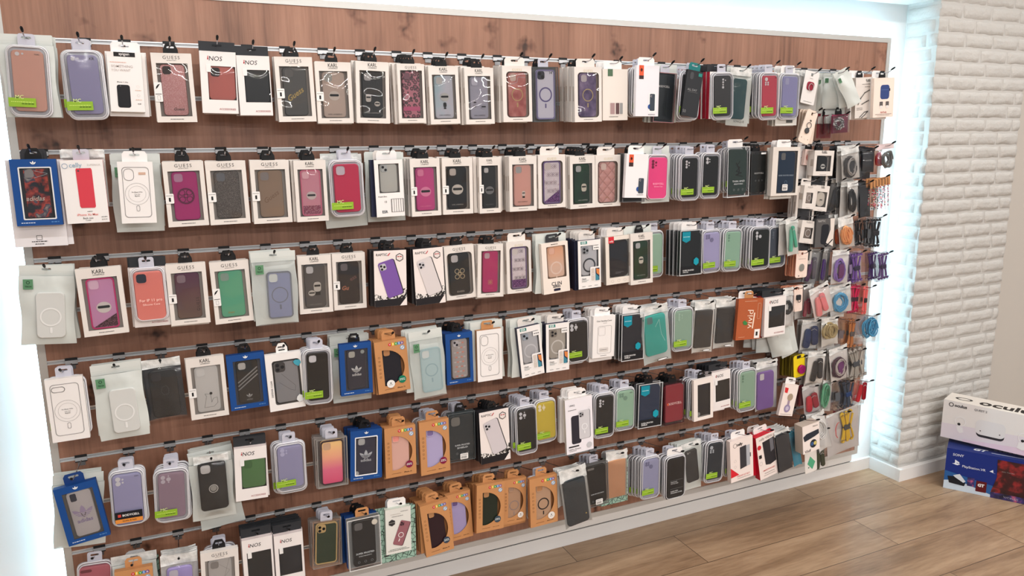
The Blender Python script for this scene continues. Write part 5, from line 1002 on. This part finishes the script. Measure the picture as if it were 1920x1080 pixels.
P(0.528,1.017,-0.16,0.108,0.171,0.017,4,'win',adidas(dict(c=(46,46,46),camc=(196,192,188),m=[('stripes',(150,150,150)),('tref',.5,.84,.2,(190,190,190)),('t','adidas',.5,.92,.28,(150,150,150))])),1,'blue','royal blue window box with black striped case','phone case',None)
P(0.635,1.008,-0.17,0.106,0.179,0.031,4,'win',dict(col=WHITE,win=(.17,.12,.94,.9),wr=.008,cw=.95,case=dict(c=(150,150,154),cam='lens',camc=(66,66,70),m=[('edge',(40,42,46)),('poly',[(.3,.3),(.8,.62),(.78,.74),(.6,.7),(.2,.5)],.01,(90,90,94))]),pr=[('t','DEFENSE CLEAR',.11,.6,.5,(60,58,58),.01,1.57),('p',[(.76,.17),(.82,.14),(.95,.15),(.98,.2),(.9,.26),(.8,.22)],(70,160,180),3),('p',[(.78,.8),(.85,.76),(.98,.8),(.96,.88),(.83,.9),(.76,.85)],(230,232,232),3),('l',[(.92,.79),(.85,.835),(.9,.875)],.03,(60,150,170))]),1,'clear','cream window carton with smoke grey case and teal hexagons','phone case','x')
P(0.735,1.014,-0.19,0.087,0.180,-0.015,4,'blister',dict(case=dict(c=(30,30,30),cam='sq',camc=(204,202,206))),4,'blist','frosted blister with plain black case, fourth row','phone case','b')
P(0.854,1.023,-0.1,0.127,0.222,0.001,4,'pouch',dict(seed=37),4,'pouch','white pouches stacked behind the navy trefoil box','pouch',None,hk=0)
P(0.852,1.018,-0.19,0.101,0.167,-0.006,4,'win',adidas(dict(c=(38,50,84),camc=(186,184,176),m=[('tref',.5,.52,.4,(222,222,222)),('t','adidas',.5,.63,.5,(222,222,222),dict(bold=.02)),('disc',.85,.07,.11,(160,166,166))])),0,'','royal blue window box with navy trefoil case','phone case','k')
P(0.961,1.017,-0.2,0.105,0.172,0.053,4,'win',vivid(dict(c=(38,42,56),camc=(170,120,80)),bd=((16,120,90),(232,232,230)),cap='iPhone 12'),5,'kraft','kraft carton with midnight case and green badge','phone case','kraft')
P(1.075,1.039,-0.21,0.112,0.228,0.059,4,'pouch',dict(seed=41,case=dict(c=(158,190,196),camc=(206,210,208),m=[('ring',(130,164,172),.5,.32,.1),('edge',(150,180,186))]),cw=.62,ch=.64,cz=.28,cx=.1),5,'pouch','white zip pouch with ice blue case','phone case',None)
P(1.197,1.012,-0.19,0.095,0.175,0.013,4,'win',adidas(dict(c=(176,168,166),cam='lens2',camc=(196,192,196),m=[('multi','tref',4,8,.1,.95,(206,206,206),(232,150,130))])),4,'blue','royal blue window box with clear patterned case','phone case',None)
P(1.306,1.011,-0.19,0.091,0.179,0.008,4,'print',magbox(side=(170,120,80)),5,'pouch','white outlined phone carton with kraft tab','phone case','kraft')
P(1.438,1.014,-0.22,0.087,0.178,0.105,4,'win',esr(dict(c=(196,196,200),cam='lens2',camc=(176,186,196),m=[('ring',(222,222,226),.62,.4,.12)])),4,'pouch','tilted white carton with teal tag and clear case','phone case','w')
P(1.556,1.010,-0.21,0.091,0.173,0.009,4,'win',esr(dict(c=(186,178,168),cam='lens',camc=(150,142,132),m=[('ring',(226,222,218),.62,.4,.12)])),4,'navy','upright white carton with teal tag, beige case','phone case','w')
P(1.654,1.009,-0.18,0.090,0.163,0.033,4,'blister',dict(cw=.88,ch=.9,case=dict(c=(48,48,50),cam='d4')),4,'blist','frosted blister with graphite case and green label, fourth row','phone case','b')
P(1.758,1.011,-0.19,0.092,0.155,-0.022,4,'print',dict(pr=[('t','Clear Standing Cover',.5,.12,.7,INK,.01),('d',.45,.62,.17,(150,146,142)),('ro',.22,.24,.84,.9,(110,108,106),.07,.008),('ro',.26,.27,.55,.46,(150,148,146),.04,.006),('rr',.3,.76,.72,.86,(214,208,204),.004),('d',.35,.66,.81,INK),('d',.36,.64,.95,INK)]),4,'white','white carton with faint standing cover outline','phone case','ww')
P(1.875,1.008,-0.2,0.098,0.176,-0.000,4,'clear',dict(badge=1,cw=.86,case=dict(c=(44,52,68),cam='v3',camc=(84,84,84))),3,'clearw','clear box with teal badge and dark navy case','phone case','ww')
P(1.965,1.030,-0.2,0.123,0.224,0.125,4,'bag',dict(hh=.14,back=(196,200,198),oval=1,puff=.006,**{'in':dict(k='case',case=dict(c=(40,170,156),cam='tall',camc=(90,120,120),m=[('poly',[(.5,.3),(.7,.14),(.75,.5),(.9,.7)],.012,(190,230,226))]),w=.78,h=.7,z=.16)}),3,'bagw','clear bag with turquoise case','phone case',None)
P(2.103,1.010,-0.2,0.096,0.174,0.011,4,'blister',dict(cw=.84,case=dict(c=(140,172,152),cam='d5',camc=(160,186,170))),4,'blist','frosted blister with sage case, fourth row','phone case','b')
P(2.213,1.022,-0.19,0.097,0.206,-0.040,4,'bag',dict(hh=.16,oval=1,back=(214,210,204),puff=.004,**{'in':dict(k='slab',c=(58,52,48),w=.82,h=.72,z=.18)}),2,'bagw','clear bag with brown black folio','phone folio',None)
P(2.326,1.020,-0.18,0.105,0.202,-0.032,4,'bag',dict(hh=.16,oval=1,back=(206,204,200),puff=.004,**{'in':dict(k='slab',c=(46,44,44),w=.78,h=.7,z=.19)}),3,'bagw','clear bag with charcoal folio','phone folio',None)
P(2.428,1.013,-0.2,0.125,0.166,-0.047,4,'print',dict(col=(176,92,56),side=(150,76,46),d=.016,pr=[('t','vivid',.5,.5,.6,(244,220,200),.0,1.5),('d',.25,.75,.06,(240,200,170)),('l',[(.68,.36),(.64,.72)],.05,(244,220,200)),('p',[(.22,.56),(.3,.52),(.42,.58),(.4,.64),(.28,.63)],(60,130,70)),('ro',.8,.12,.92,.5,(240,200,170),.01,.008),('r',.74,.76,.96,.98,(240,236,232)),('r',.8,.82,.88,.92,(30,30,30)),('d',.1,.35,.93,(230,180,150))]),1,'white','terracotta carton with vertical lettering and leaf','phone case','kraft')
P(2.545,1.010,-0.21,0.110,0.159,0.026,4,'win',inos(dict(c=(66,64,64),cam=None,m=[('t','INOS',.85,.5,.3,(90,90,92),dict(rot=1.57))])),5,'red','white window box with charcoal case, fourth row','phone case','inos')
P(2.622,1.039,-0.2,0.055,0.165,0.058,4,'bag',dict(hh=.2,puff=.014,back=(214,212,210),**{'in':dict(k='coil',c=(40,40,42),w=.8,h=.35,z=.5,r=.003,n=2)}),1,'bagw','crumpled white bag with black watch strap','watch strap',None)
P(2.614,0.975,-0.165,0.090,0.244,0.303,4,'pouch',dict(seed=47,puff=.004,patch=0),0,'','slanting white pouch with pink blush','pouch',None,hk=0)
P(2.592,0.950,-0.14,0.091,0.213,0.273,4,'pouch',dict(seed=48,puff=.010,patch=0),1,'pouch','grey pouch fanned behind the slanting white pouch','pouch',None,yaw=-30,hk=0)
P(2.575,0.962,-0.1,0.076,0.201,0.042,4,'pouch',dict(seed=49,puff=.010,patch=0),1,'pouch','small grey pouch leftmost below the charcoal box','pouch',None,yaw=-30,hk=0)
P(2.683,1.041,-0.19,0.047,0.108,0.039,4,'card',dict(col=(240,218,206),side=(206,130,96),r=.006,o='grip',pr=[('c',.25,.1,.1,(200,90,60)),('o',.3,.92,.06,INK),('o',.7,.92,.06,INK)]),6,'cards','cream card with black ring grip','ring grip',None)
P(2.767,1.035,-0.16,0.040,0.144,0.038,4,'bag',dict(hh=.14,back=(206,198,196),**{'in':dict(k='strap',c=(160,70,86),c2=(150,60,80),w=.8,h=.6,z=.7)}),1,'bagw','white bag with dusty red strap edge on','strap',None,hk=0)
P(2.785,1.035,-0.2,0.107,0.143,0.346,4,'bag',dict(hh=.16,back=(220,214,210),**{'in':dict(k='strap',c=(232,140,140),c2=(226,130,134),w=.6,h=.74,z=.6,x=-.08)}),0,'','tilted white bag with baby pink strap','strap',None)
P(2.920,1.025,-0.19,0.122,0.132,0.157,4,'bag',dict(hh=.2,back=(216,212,208),**{'in':dict(k='coil',c=(80,156,196),w=.64,h=.62,z=.6,r=.0046,n=4)}),1,'bagw','white bag with sky blue cord coil','cord',None)
P(3.026,1.011,-0.18,0.076,0.122,-0.027,4,'sleeve',dict(**{'in':dict(k='bundle',c=(200,24,80),w=.8,h=.8,z=.5,tie=(60,40,50),n=10,r=.004)}),1,'same','clear sleeve with tied crimson cable','cable',None)
P(3.068,1.005,-0.2,0.046,0.121,-0.012,4,'sleeve',dict(**{'in':dict(k='bundle',c=(236,100,96),w=.5,h=.84,z=.5,tie=(50,40,42),n=4,r=.0034)}),0,'','narrow clear sleeve with coral cable','cable',None)
P(2.795,0.882,-0.17,0.105,0.131,-0.048,4.5,'bag',dict(hh=.14,back=(222,218,214),**{'in':dict(k='strap',c=(34,50,92),c2=(30,44,84),w=.8,h=.8,z=.58)}),2,'bagw','white bag with navy strap','strap',None)
P(2.874,0.890,-0.19,0.094,0.130,0.107,4.5,'bag',dict(hh=.2,back=(220,216,210),**{'in':dict(k='wad',c=(176,156,110),c2=(150,130,86),w=.84,h=.6,z=.5,r=.0046,s=9)}),1,'bagw','white bag with gold rope','cord',None)
P(3.008,0.857,-0.18,0.113,0.118,-0.063,4.5,'sleeve',dict(lbl=(110,100,104),**{'in':dict(k='bundle',c=(190,120,66),w=.36,h=.86,z=.52,x=.2,tie=(90,80,76),n=5,r=.0038)}),1,'same','clear sleeve with tan leather cable','cable',None)
P(3.103,0.876,-0.2,0.131,0.125,-0.022,4.5,'sleeve',dict(**{'in':dict(k='wad',c=(70,150,190),c2=(60,136,176),w=.66,h=.82,z=.5,x=.1,r=.0038,s=12)}),0,'','clear sleeve with tangled blue cable','cable',None)
P(0.061,0.723,-0.15,0.126,0.218,-0.082,5,'pouch',dict(seed=51),2,'pouch','white pouch behind the tilted blue box','pouch',None,hk=0)
P(0.055,0.713,-0.2,0.105,0.174,0.120,5,'win',adidas(dict(c=(196,188,190),cam='tall',camc=(50,54,70),m=[('tref',.5,.5,.6,(170,154,182)),('t','adidas',.5,.66,.64,(150,136,170),dict(bold=.03))]),inner=(120,116,112)),0,'','tilted blue window box with lilac trefoil case','phone case','blue')
P(0.183,0.725,-0.19,0.090,0.170,-0.026,5,'blister',dict(lab='body',cw=.82,ch=.88,case=dict(c=(150,148,188),cam='d2',m=[('t','2GO',.84,.05,.14,INK)])),3,'blist','frosted blister with orange banded lavender case','phone case','b')
P(0.298,0.706,-0.19,0.095,0.165,-0.045,5,'blister',dict(case=dict(c=(146,120,138),cam='d4',camc=(186,176,186))),3,'blist','frosted blister with mauve case','phone case','b')
P(0.408,0.722,-0.12,0.128,0.256,0.085,5,'pouch',dict(seed=53,patch=0),3,'pouch','white pouch behind the black ring case','pouch',None,hk=0)
P(0.408,0.729,-0.19,0.097,0.190,0.002,5,'bag',dict(hh=.12,puff=.012,**{'in':dict(k='case',case=dict(c=(28,28,30),cam='sq',camc=(196,192,190),m=[('disc',.5,.54,.12,(150,146,140)),('rim',.5,.54,.17,(190,186,180))]),w=.8,h=.8,z=.12)}),1,'pouch','clear bag with black case and metal ring','phone case',None)
P(0.520,0.734,-0.19,0.093,0.168,-0.037,5,'win',inos(dict(c=(84,140,78),camc=(70,116,66))),3,'inos','white window box with leaf green case','phone case','inos')
P(0.634,0.727,-0.19,0.093,0.162,-0.003,5,'blister',dict(cw=.8,case=dict(c=(146,144,182),cam='d2',camc=(180,178,206))),3,'blist','frosted blister with lavender case left of ombre case','phone case','b')
P(0.762,0.723,-0.2,0.095,0.162,-0.023,5,'clear',dict(edge=(150,146,142),d=.01,cw=.74,case=dict(c='ombre',camc=(206,170,140),m=[('edge',(60,40,46))])),5,'clearg','clear pack with yellow to pink ombre case','phone case','b')
P(0.872,0.732,-0.2,0.102,0.168,-0.050,5,'win',adidas(dict(c=(40,50,92),camc=(190,190,190),m=[('tref',.5,.5,.46,(206,210,216)),('t','adidas',.5,.62,.54,(206,210,216),dict(bold=.02)),('disc',.02,.95,.12,(190,190,190))]),win=(.14,.13,.86,.91),frame=(240,240,242),cw=.86),5,'blue','blue window box with white inner frame and navy case','phone case','k')
P(0.982,0.724,-0.2,0.104,0.171,-0.008,5,'win',vivid(dict(c=(212,160,146),camc=(220,140,130)),bd=((126,24,64),None),cap='iPhone 13'),4,'kraft','kraft carton with blush pink case and maroon badge','phone case','kraft')
P(1.098,0.726,-0.2,0.103,0.187,0.012,5,'win',vivid(dict(c=(168,156,200),camc=(120,104,150)),bd=((126,24,64),None),cap='iPhone 13 Pro'),4,'blist','kraft carton with lilac case, fifth row','phone case','kraft')
P(1.204,0.730,-0.18,0.096,0.175,-0.000,5,'clear',dict(edge=(90,96,98),bk=(60,70,74),cw=.96,case=dict(c=(54,64,70),camc=(110,108,104)),mid=['SUPER FROSTED','SHIELD'],mz=.66,st=1),4,'blist','smoky clear box with grey blue case','phone case','k')
P(1.310,0.731,-0.21,0.109,0.188,0.033,5,'print',raptic('CLEAR',(206,198,202)),4,'rapt','white carton with tilted silver phone picture, fifth row','phone case','x2')
P(1.438,0.722,-0.2,0.085,0.183,0.033,5,'blister',dict(cw=.82,case=dict(c=(38,38,38),cam='d4')),5,'blist','frosted blister with black trio lens case','phone case','b')
P(1.519,0.731,-0.19,0.087,0.165,0.039,5,'blister',dict(cw=.86,case=dict(c=(206,180,50),cam='d4',camc=(226,216,190))),4,'blist','frosted blister with mustard yellow case','phone case','b')
P(1.630,0.733,-0.23,0.111,0.207,0.049,5,'print',dict(col=(238,234,240),side=(206,200,196),d=.012,pr=[('t','UNIQ',.25,.12,.2,(60,56,60),.01),('d',.1,.4,.2,INK),('o',.88,.22,.04,(150,150,150)),('rr',.2,.31,.55,.83,(46,44,54),.008),('ph',.68,.5,.4,.52,0,(206,204,208),(130,128,134),(160,158,162),(240,240,242)),('r',.08,.86,.46,.885,(40,38,42)),('t','LifePro Xtreme',.3,.92,.44,INK,.01),('d',.1,.35,.95,(120,116,116)),('c',.84,.9,.1,(196,196,200))]),3,'white','tall white carton with black and clear phone picture','phone case','ww')
P(1.754,0.725,-0.21,0.088,0.176,0.000,5,'blister',dict(cw=.84,case=dict(c=(48,48,48),cam='d5')),5,'blist','frosted blister with graphite case, fifth row middle','phone case','b')
P(1.850,0.728,-0.2,0.087,0.170,0.002,5,'blister',dict(cw=.86,case=dict(c=(146,186,158),cam='q',camc=(120,150,132),m=[('t','A52',.82,.06,.16,INK)])),4,'blist','frosted blister with sage case, fifth row middle','phone case','b')
P(1.955,0.733,-0.21,0.107,0.173,-0.014,5,'clear',dict(badge=1,cw=.84,case=dict(c=(44,66,102),cam='v3',camc=(70,80,96))),3,'clear','clear box with teal badge and denim blue case','phone case','k')
P(2.072,0.715,-0.2,0.091,0.166,0.020,5,'clear',dict(edge=(70,30,36),bk=(40,20,24),cw=.98,case=dict(c=(150,40,52),cam=None,m=[('t','BODYCELL',.55,.5,.7,(230,200,196),dict(bold=.02)),('disc',.16,.5,.06,(210,90,60))]),lt=0),3,'clear','slim pack with dark red folio','phone case','k')
P(2.191,0.722,-0.22,0.093,0.169,0.052,5,'win',dict(col=(236,226,220),d=.014,win=(.2,.13,.86,.92),cw=1,case=dict(c=(58,56,60),cam=None,r=.004,m=[('disc',.1,.92,.13,(150,148,146)),('poly',[(.5,.0),(.5,.1)],.2,(38,38,54))])),4,'blist','cream framed carton with black folio and round seal','phone folio','k')
P(2.301,0.729,-0.19,0.093,0.161,0.066,5,'win',inos(dict(c=(72,66,62),cam=None)),4,'inos','white window box with brown grey case','phone case','inos')
P(2.422,0.727,-0.21,0.095,0.184,0.039,5,'blister',dict(cw=.84,case=dict(c=(140,172,148),cam='v3',camc=(110,140,120))),4,'blist','frosted blister left of the royal purple case','phone case','b')
P(2.558,0.733,-0.17,0.114,0.216,0.052,5,'bag',dict(hh=.14,back=(186,186,184),puff=.004,**{'in':dict(k='case',case=dict(c=(124,84,164),cam='tall',camc=(206,200,200)),w=.78,h=.76,z=.22,x=-.04)}),3,'bagw','clear bag with royal purple case','phone case',None)
P(2.721,0.740,-0.18,0.063,0.098,0.102,5,'card',dict(col=(232,206,30),side=(120,100,30),r=.010,d=.003,o='pop',c=(176,30,120),pr=[('r',.3,.02,.66,.16,(30,28,30)),('d',.2,.85,.93,INK)],nohole=1),6,'cardy','yellow card with magenta phone grip','phone grip',None)
P(2.808,0.749,-0.2,0.099,0.141,-0.069,5,'bag',dict(hh=.16,back=(226,220,214),**{'in':dict(k='strap',c=(40,38,40),c2=(44,40,42),w=.6,h=.8,z=.58,x=.08)}),2,'bagw','white bag with black wrist strap','strap',None)
P(2.935,0.751,-0.19,0.105,0.163,0.195,5,'bag',dict(hh=.16,back=(222,216,212),**{'in':dict(k='coil',c=(70,36,56),c2=(190,180,176),w=.72,h=.56,z=.6,r=.0046,n=3,plate=(104,40,104))}),3,'bagw','white bag with plum and white rope','cord',None)
P(3.040,0.730,-0.2,0.104,0.135,0.139,5,'sleeve',dict(**{'in':dict(k='bundle',c=(170,164,156),w=.8,h=.84,z=.5,tie=(70,72,76),n=7,r=.0046)}),2,'same','clear sleeve with pale grey tied cable','cable',None)
P(2.673,0.622,-0.2,0.078,0.136,-0.209,5.5,'print',dict(col=(240,226,220),side=(214,200,192),d=.014,pr=[('p',[(.04,.1),(.3,.12),(.28,.28),(.08,.26)],(214,50,54)),('c',.55,.4,.2,(170,150,130)),('rr',.44,.44,.6,.7,(160,140,160),.006),('c',.5,.76,.22,(150,136,170)),('c',.5,.76,.12,(196,186,206)),('d',.1,.9,.95,INK)]),0,'','tilted white carton with beige and lilac pacifier shape','earbud case','ww')
P(2.797,0.600,-0.18,0.089,0.145,0.203,5.5,'bag',dict(hh=.12,back=(206,200,198),**{'in':dict(k='strap',c=(196,30,50),c2=(150,20,44),w=.8,h=.62,z=.6)}),2,'bagr','clear bag with red strap','strap',None)
P(2.909,0.599,-0.17,0.047,0.136,-0.052,5.5,'bag',dict(hh=.1,back=(190,196,190),**{'in':dict(k='coil',c=(120,190,150),c2=(70,150,110),w=.8,h=.8,z=.52,r=.0046,n=4)}),1,'bagw','narrow bag with mint cord','cord',None)
P(3.002,0.586,-0.18,0.111,0.132,0.134,5.5,'sleeve',dict(lbl=(90,96,104),**{'in':dict(k='bundle',c=(60,72,90),w=.5,h=.8,z=.54,x=.2,tie=(40,60,100),n=6,r=.0042)}),1,'same','clear sleeve with denim grey cable','cable',None)
P(3.102,0.579,-0.2,0.081,0.112,-0.132,5.5,'sleeve',dict(**{'in':dict(k='strap',c=(190,24,44),c2=(160,20,40),w=.6,h=.9,z=.5)}),0,'','clear sleeve with red strap, far right','strap',None)
P(0.074,0.446,-0.15,0.092,0.178,-0.067,6,'blister',dict(cw=.94,ch=.95,lab=None,case=dict(c=(190,96,110),cam='pill',camc=(120,60,66))),0,'','blister with rose red case at the bottom left','phone case',None)
P(0.176,0.447,-0.15,0.121,0.210,-0.031,6,'pouch',dict(seed=61,clear=1,patch=0),3,'doodle','white foil topped pouch behind the kraft box','pouch',None,hk=0)
P(0.175,0.426,-0.2,0.099,0.184,-0.033,6,'win',vivid(dict(c=(80,60,110)),bd=(None,None)),0,'','kraft carton cut off by the bottom edge','phone case','kraft')
P(0.296,0.433,-0.18,0.101,0.200,-0.038,6,'bag',dict(hh=.16,back=(190,188,184),puff=.014,**{'in':dict(k='case',case=dict(c=(156,140,206),camc=(196,190,200)),w=.7,h=.78,z=.22)}),3,'bagw','clear bag with violet case near the bottom edge','phone case',None)
P(0.408,0.426,-0.2,0.107,0.184,-0.034,6,'win',guess(dict(c=(196,190,186),camc=(150,144,140),m=[('poly',[(.4,.1),(.9,.3),(.6,.5),(.95,.6)],.008,(120,116,112)),('poly',[(.9,.02),(.7,.4),(.4,.6)],.008,(120,116,112))])),3,'blist','cream window box with marbled line case, bottom row','phone case','k')
P(0.517,0.441,-0.2,0.089,0.184,-0.005,6,'win',inos(dict(c=(30,34,38),cam=None),win=(.14,.24,.94,.75)),4,'inos','left white window box with black case, bottom row','phone case','inos')
P(0.611,0.428,-0.19,0.087,0.184,-0.007,6,'win',inos(dict(c=(24,32,46),cam=None),win=(.14,.24,.94,.75)),5,'inos','right white window box with navy black case, bottom row','phone case','inos')
P(0.733,0.444,-0.19,0.086,0.156,-0.067,6,'clear',dict(edge=(150,120,100),d=.01,cw=.8,case=dict(c=(58,78,50),cam='lens',camc=(190,160,110),m=[('edge',(190,160,110))])),5,'clearg','clear pack with olive green gold edged case','phone case','b')
P(0.842,0.448,-0.23,0.106,0.177,0.001,6,'clear',dict(edge=(226,224,222),bk=(130,132,132),cw=.7,case=dict(c=(44,42,42),camc=(100,98,98),m=[('disc',.98,.08,.13,(222,214,200))]),mid=['SUPER FROSTED','SHIELD MAGNETIC'],mz=.68),4,'blue','white edged clear box with magnetic black case','phone case','kraft')
P(0.959,0.452,-0.22,0.086,0.159,-0.015,6,'print',dict(col=(226,224,218),side=(190,196,184),pr=[('hex',.25,.3,.14,(50,48,50)),('d',.1,.4,.3,(170,168,160)),('ph',.62,.56,.4,.54,-.36,(150,96,104),(70,40,50),(110,70,78),(240,238,236)),('d',.6,.9,.08,INK),('d',.2,.6,.12,(170,160,150)),('d',.25,.7,.17,INK),('d',.08,.92,.93,(90,96,86),.012),('d',.14,.8,.9,(120,126,116),.012)]),3,'doodle','white carton with mauve phone and white ring picture','phone case','ww')
P(1.080,0.449,-0.23,0.100,0.188,0.095,6,'win',vivid(dict(c=(62,34,42),camc=(176,130,90)),bd=((52,66,84),None),cap='iPhone 14'),6,'kraft','tilted kraft carton with wine red case','phone case','kraft')
P(1.179,0.446,-0.19,0.090,0.175,0.056,6,'win',vivid(dict(c=(158,144,192),camc=(104,84,130)),bd=(None,None),cap='iPhone 14 Pro'),4,'kraft','kraft carton with lilac case, bottom row','phone case','kraft')
P(1.290,0.471,-0.22,0.103,0.176,-0.025,6,'win',vivid(dict(c=(46,56,42),camc=(170,124,84)),bd=((56,72,84),None),cap='iPhone 13 Pro Max'),5,'kraft','kraft carton with forest green case','phone case','kraft')
P(1.397,0.453,-0.19,0.090,0.168,-0.026,6,'win',vivid(dict(c=(176,134,104),camc=(160,130,110),m=[('ring',(140,124,120),.6,.36,.1)]),bd=(None,(232,226,220)),cap='iPhone 13'),2,'kraft','kraft carton with clear grey ring case','phone case','kraft')
P(1.494,0.455,-0.22,0.110,0.187,0.025,6,'win',vivid(dict(c=(180,140,108),camc=(170,120,80),m=[('ring',(40,36,36),.55,.36,.12)]),bd=(None,(232,226,220)),cap='iPhone 14 Pro'),2,'blist','kraft carton with clear case and black ring','phone case','kraft')
P(1.602,0.476,-0.24,0.110,0.235,0.139,6,'bag',dict(hh=.2,back=(170,168,164),puff=.008,**{'in':dict(k='slab',c='leather',w=.82,h=.78,z=.19,r=.012,snap=1,ro=.3)}),3,'bagw','clear bag with shiny dark teal leather folio','phone folio',None)
P(1.731,0.447,-0.19,0.100,0.173,0.057,6,'clear',dict(edge=(110,110,110),bk=(120,118,116),cw=.86,case=dict(c=(46,44,42),cam='pill',camc=(120,116,112)),mid=['SUPER FROSTED SHIELD'],mz=.7,st=1),4,'blist','clear box with matte black case, bottom row','phone case','b')
P(1.829,0.477,-0.18,0.095,0.195,0.013,6,'bag',dict(hh=.2,back=(160,150,140),puff=.004,**{'in':dict(k='slab',c=(190,140,104),w=.82,h=.78,z=.2,r=.003,ro=.4)}),4,'doodle','clear bag with tan folio','phone folio',None)
P(1.959,0.443,-0.22,0.087,0.176,0.005,6,'blister',dict(cw=.84,case=dict(c=(146,146,180),cam='q',camc=(110,110,140))),5,'blist','frosted blister with lavender case, bottom row','phone case','b')
P(2.060,0.436,-0.24,0.099,0.181,0.014,6,'blister',dict(lab='view',cw=.84,ch=.9,case=dict(c=(38,34,34),cam=None,r=.004)),3,'blist','white rimmed blister with black view cover','phone folio','ww')
P(2.159,0.459,-0.2,0.095,0.187,0.142,6,'pouch',dict(seed=71,clear=1,patch=0,puff=.003,case=dict(c=(60,58,58),cam='cam1',camc=(150,146,140)),cw=.6,ch=.74,cz=.2,cx=.0),4,'pouch','white pouch with charcoal case, bottom row','phone case',None)
P(2.268,0.452,-0.22,0.090,0.180,-0.018,6,'blister',dict(cw=.84,case=dict(c=(54,62,74),cam='sqr',camc=(180,184,190))),5,'blist','frosted blister with blue slate case, bottom row','phone case','b')
P(2.395,0.439,-0.22,0.117,0.182,0.095,6,'print',dict(col=(240,226,220),side=(222,206,200),d=.022,pr=[('o',.22,.13,.08,INK,.12),('t','celly',.42,.13,.26,INK,.03),('p',[(.42,.2),(.7,.18),(.7,.7),(.42,.73)],(58,56,60)),('p',[(.7,.2),(.86,.19),(.86,.69),(.7,.7)],(176,178,184)),('r',.84,.4,.9,.5,(30,30,34)),('p',[(0,.64),(.36,.85),(0,.88)],(214,36,50)),('o',.2,.5,.05,INK),('o',.2,.64,.05,INK),('t','GALAXY J7 2017',.55,.89,.56,(196,40,50),.02),('d',.28,.85,.94,(120,110,108))]),3,'blist','white carton with open black folio picture','phone case','ww')
P(2.531,0.429,-0.21,0.102,0.197,0.198,6,'print',dict(col=(240,226,220),side=(190,20,44),d=.03,pr=[('t','celly VIEW',.5,.08,.7,(150,144,140)),('p',[(.3,.15),(.9,.12),(.92,.68),(.6,.72),(.36,.69)],(46,44,48)),('p',[(.68,.14),(.86,.13),(.86,.4),(.68,.44)],(110,110,116)),('c',.12,.24,.1,(206,44,56)),('r',.06,.42,.2,.5,INK),('o',.12,.62,.08,INK),('t','SMARTPHONES',.5,.81,.62,(196,70,60),.01),('d',.25,.78,.88,INK),('d',.2,.8,.93,(130,120,116))]),2,'redbox','red sided white carton with black folio picture','phone case','ww')
P(2.611,0.438,-0.22,0.079,0.195,0.209,6,'bag',dict(hh=.1,back=(60,60,62),puff=.003,**{'in':dict(k='slab',c=(46,46,50),w=.9,h=.9,z=.08,ro=.6)}),5,'foilb','crinkled bag with plain black folio','phone folio',None)
P(2.740,0.453,-0.25,0.094,0.127,0.124,6,'print',dict(col=(240,228,222),side=(186,172,160),d=.045,pr=[('t','Velcro',.75,.1,.3,(90,84,80)),('p',[(.03,.38),(.22,.3),(.95,.26),(.97,.42),(.7,.48),(.1,.56)],(44,48,58)),('c',.62,.72,.2,(40,44,52)),('c',.55,.72,.09,(60,90,140)),('c',.72,.72,.09,(206,190,110)),('t','VSelf',.28,.93,.36,(60,56,60),.02)]),0,'','cube like white carton with black belt pictures','running belt',None)
P(2.703,0.419,-0.19,0.045,0.191,0.273,6,'bag',dict(hh=.05,back=(60,150,176),puff=.003),1,'foilb','small teal pack between the black folio and cube carton','phone case',None)
P(2.891,0.389,-0.17,0.073,0.213,0.090,6,'bag',dict(hh=.1,puff=.010,**{'in':dict(k='strap',c=(56,64,36),c2=(50,58,32),w=.7,h=.46,z=.74,x=-.1)}),1,'foilb','clear bag with olive green strap','strap',None)
P(2.796,0.409,-0.195,0.069,0.212,0.120,6,'card',dict(col=(232,226,220),r=.006,nohole=1,pr=[('p',[(.45,.64),(.85,.79),(.6,.94),(.2,.79)],(86,170,130)),('c',.3,.88,.05,(70,120,96))]),0,'','white card with green diamond','hanging card',None,hk=0)
P(2.821,0.477,-0.21,0.070,0.195,0.350,6,'bag',dict(hh=.1,back=(222,220,218),puff=.008,**{'in':dict(k='coil',c=(232,230,228),w=.8,h=.5,z=.45,r=.003,n=4)}),2,'foilb','slanting white bag with white cable','cable',None)
P(3.024,0.441,-0.16,0.194,0.211,0.151,6,'bag',dict(hh=.05,back=(206,200,198),puff=.008,**{'in':dict(k='bundle',c=(226,186,40),w=.34,h=.6,z=.42,x=.12,tie=(70,70,70),n=6,r=.0048)}),1,'bagr','large clear bag with yellow cable','cable',None)
P(3.003,0.421,-0.14,0.081,0.176,0.164,6,'bag',dict(hh=.08,back=(206,150,150),puff=.008,**{'in':dict(k='wad',c=(220,40,46),c2=(232,130,140),w=.7,h=.6,z=.5,r=.005,s=6)}),0,'','pinkish bag with red cable left of the yellow cable','cable',None,hk=0)
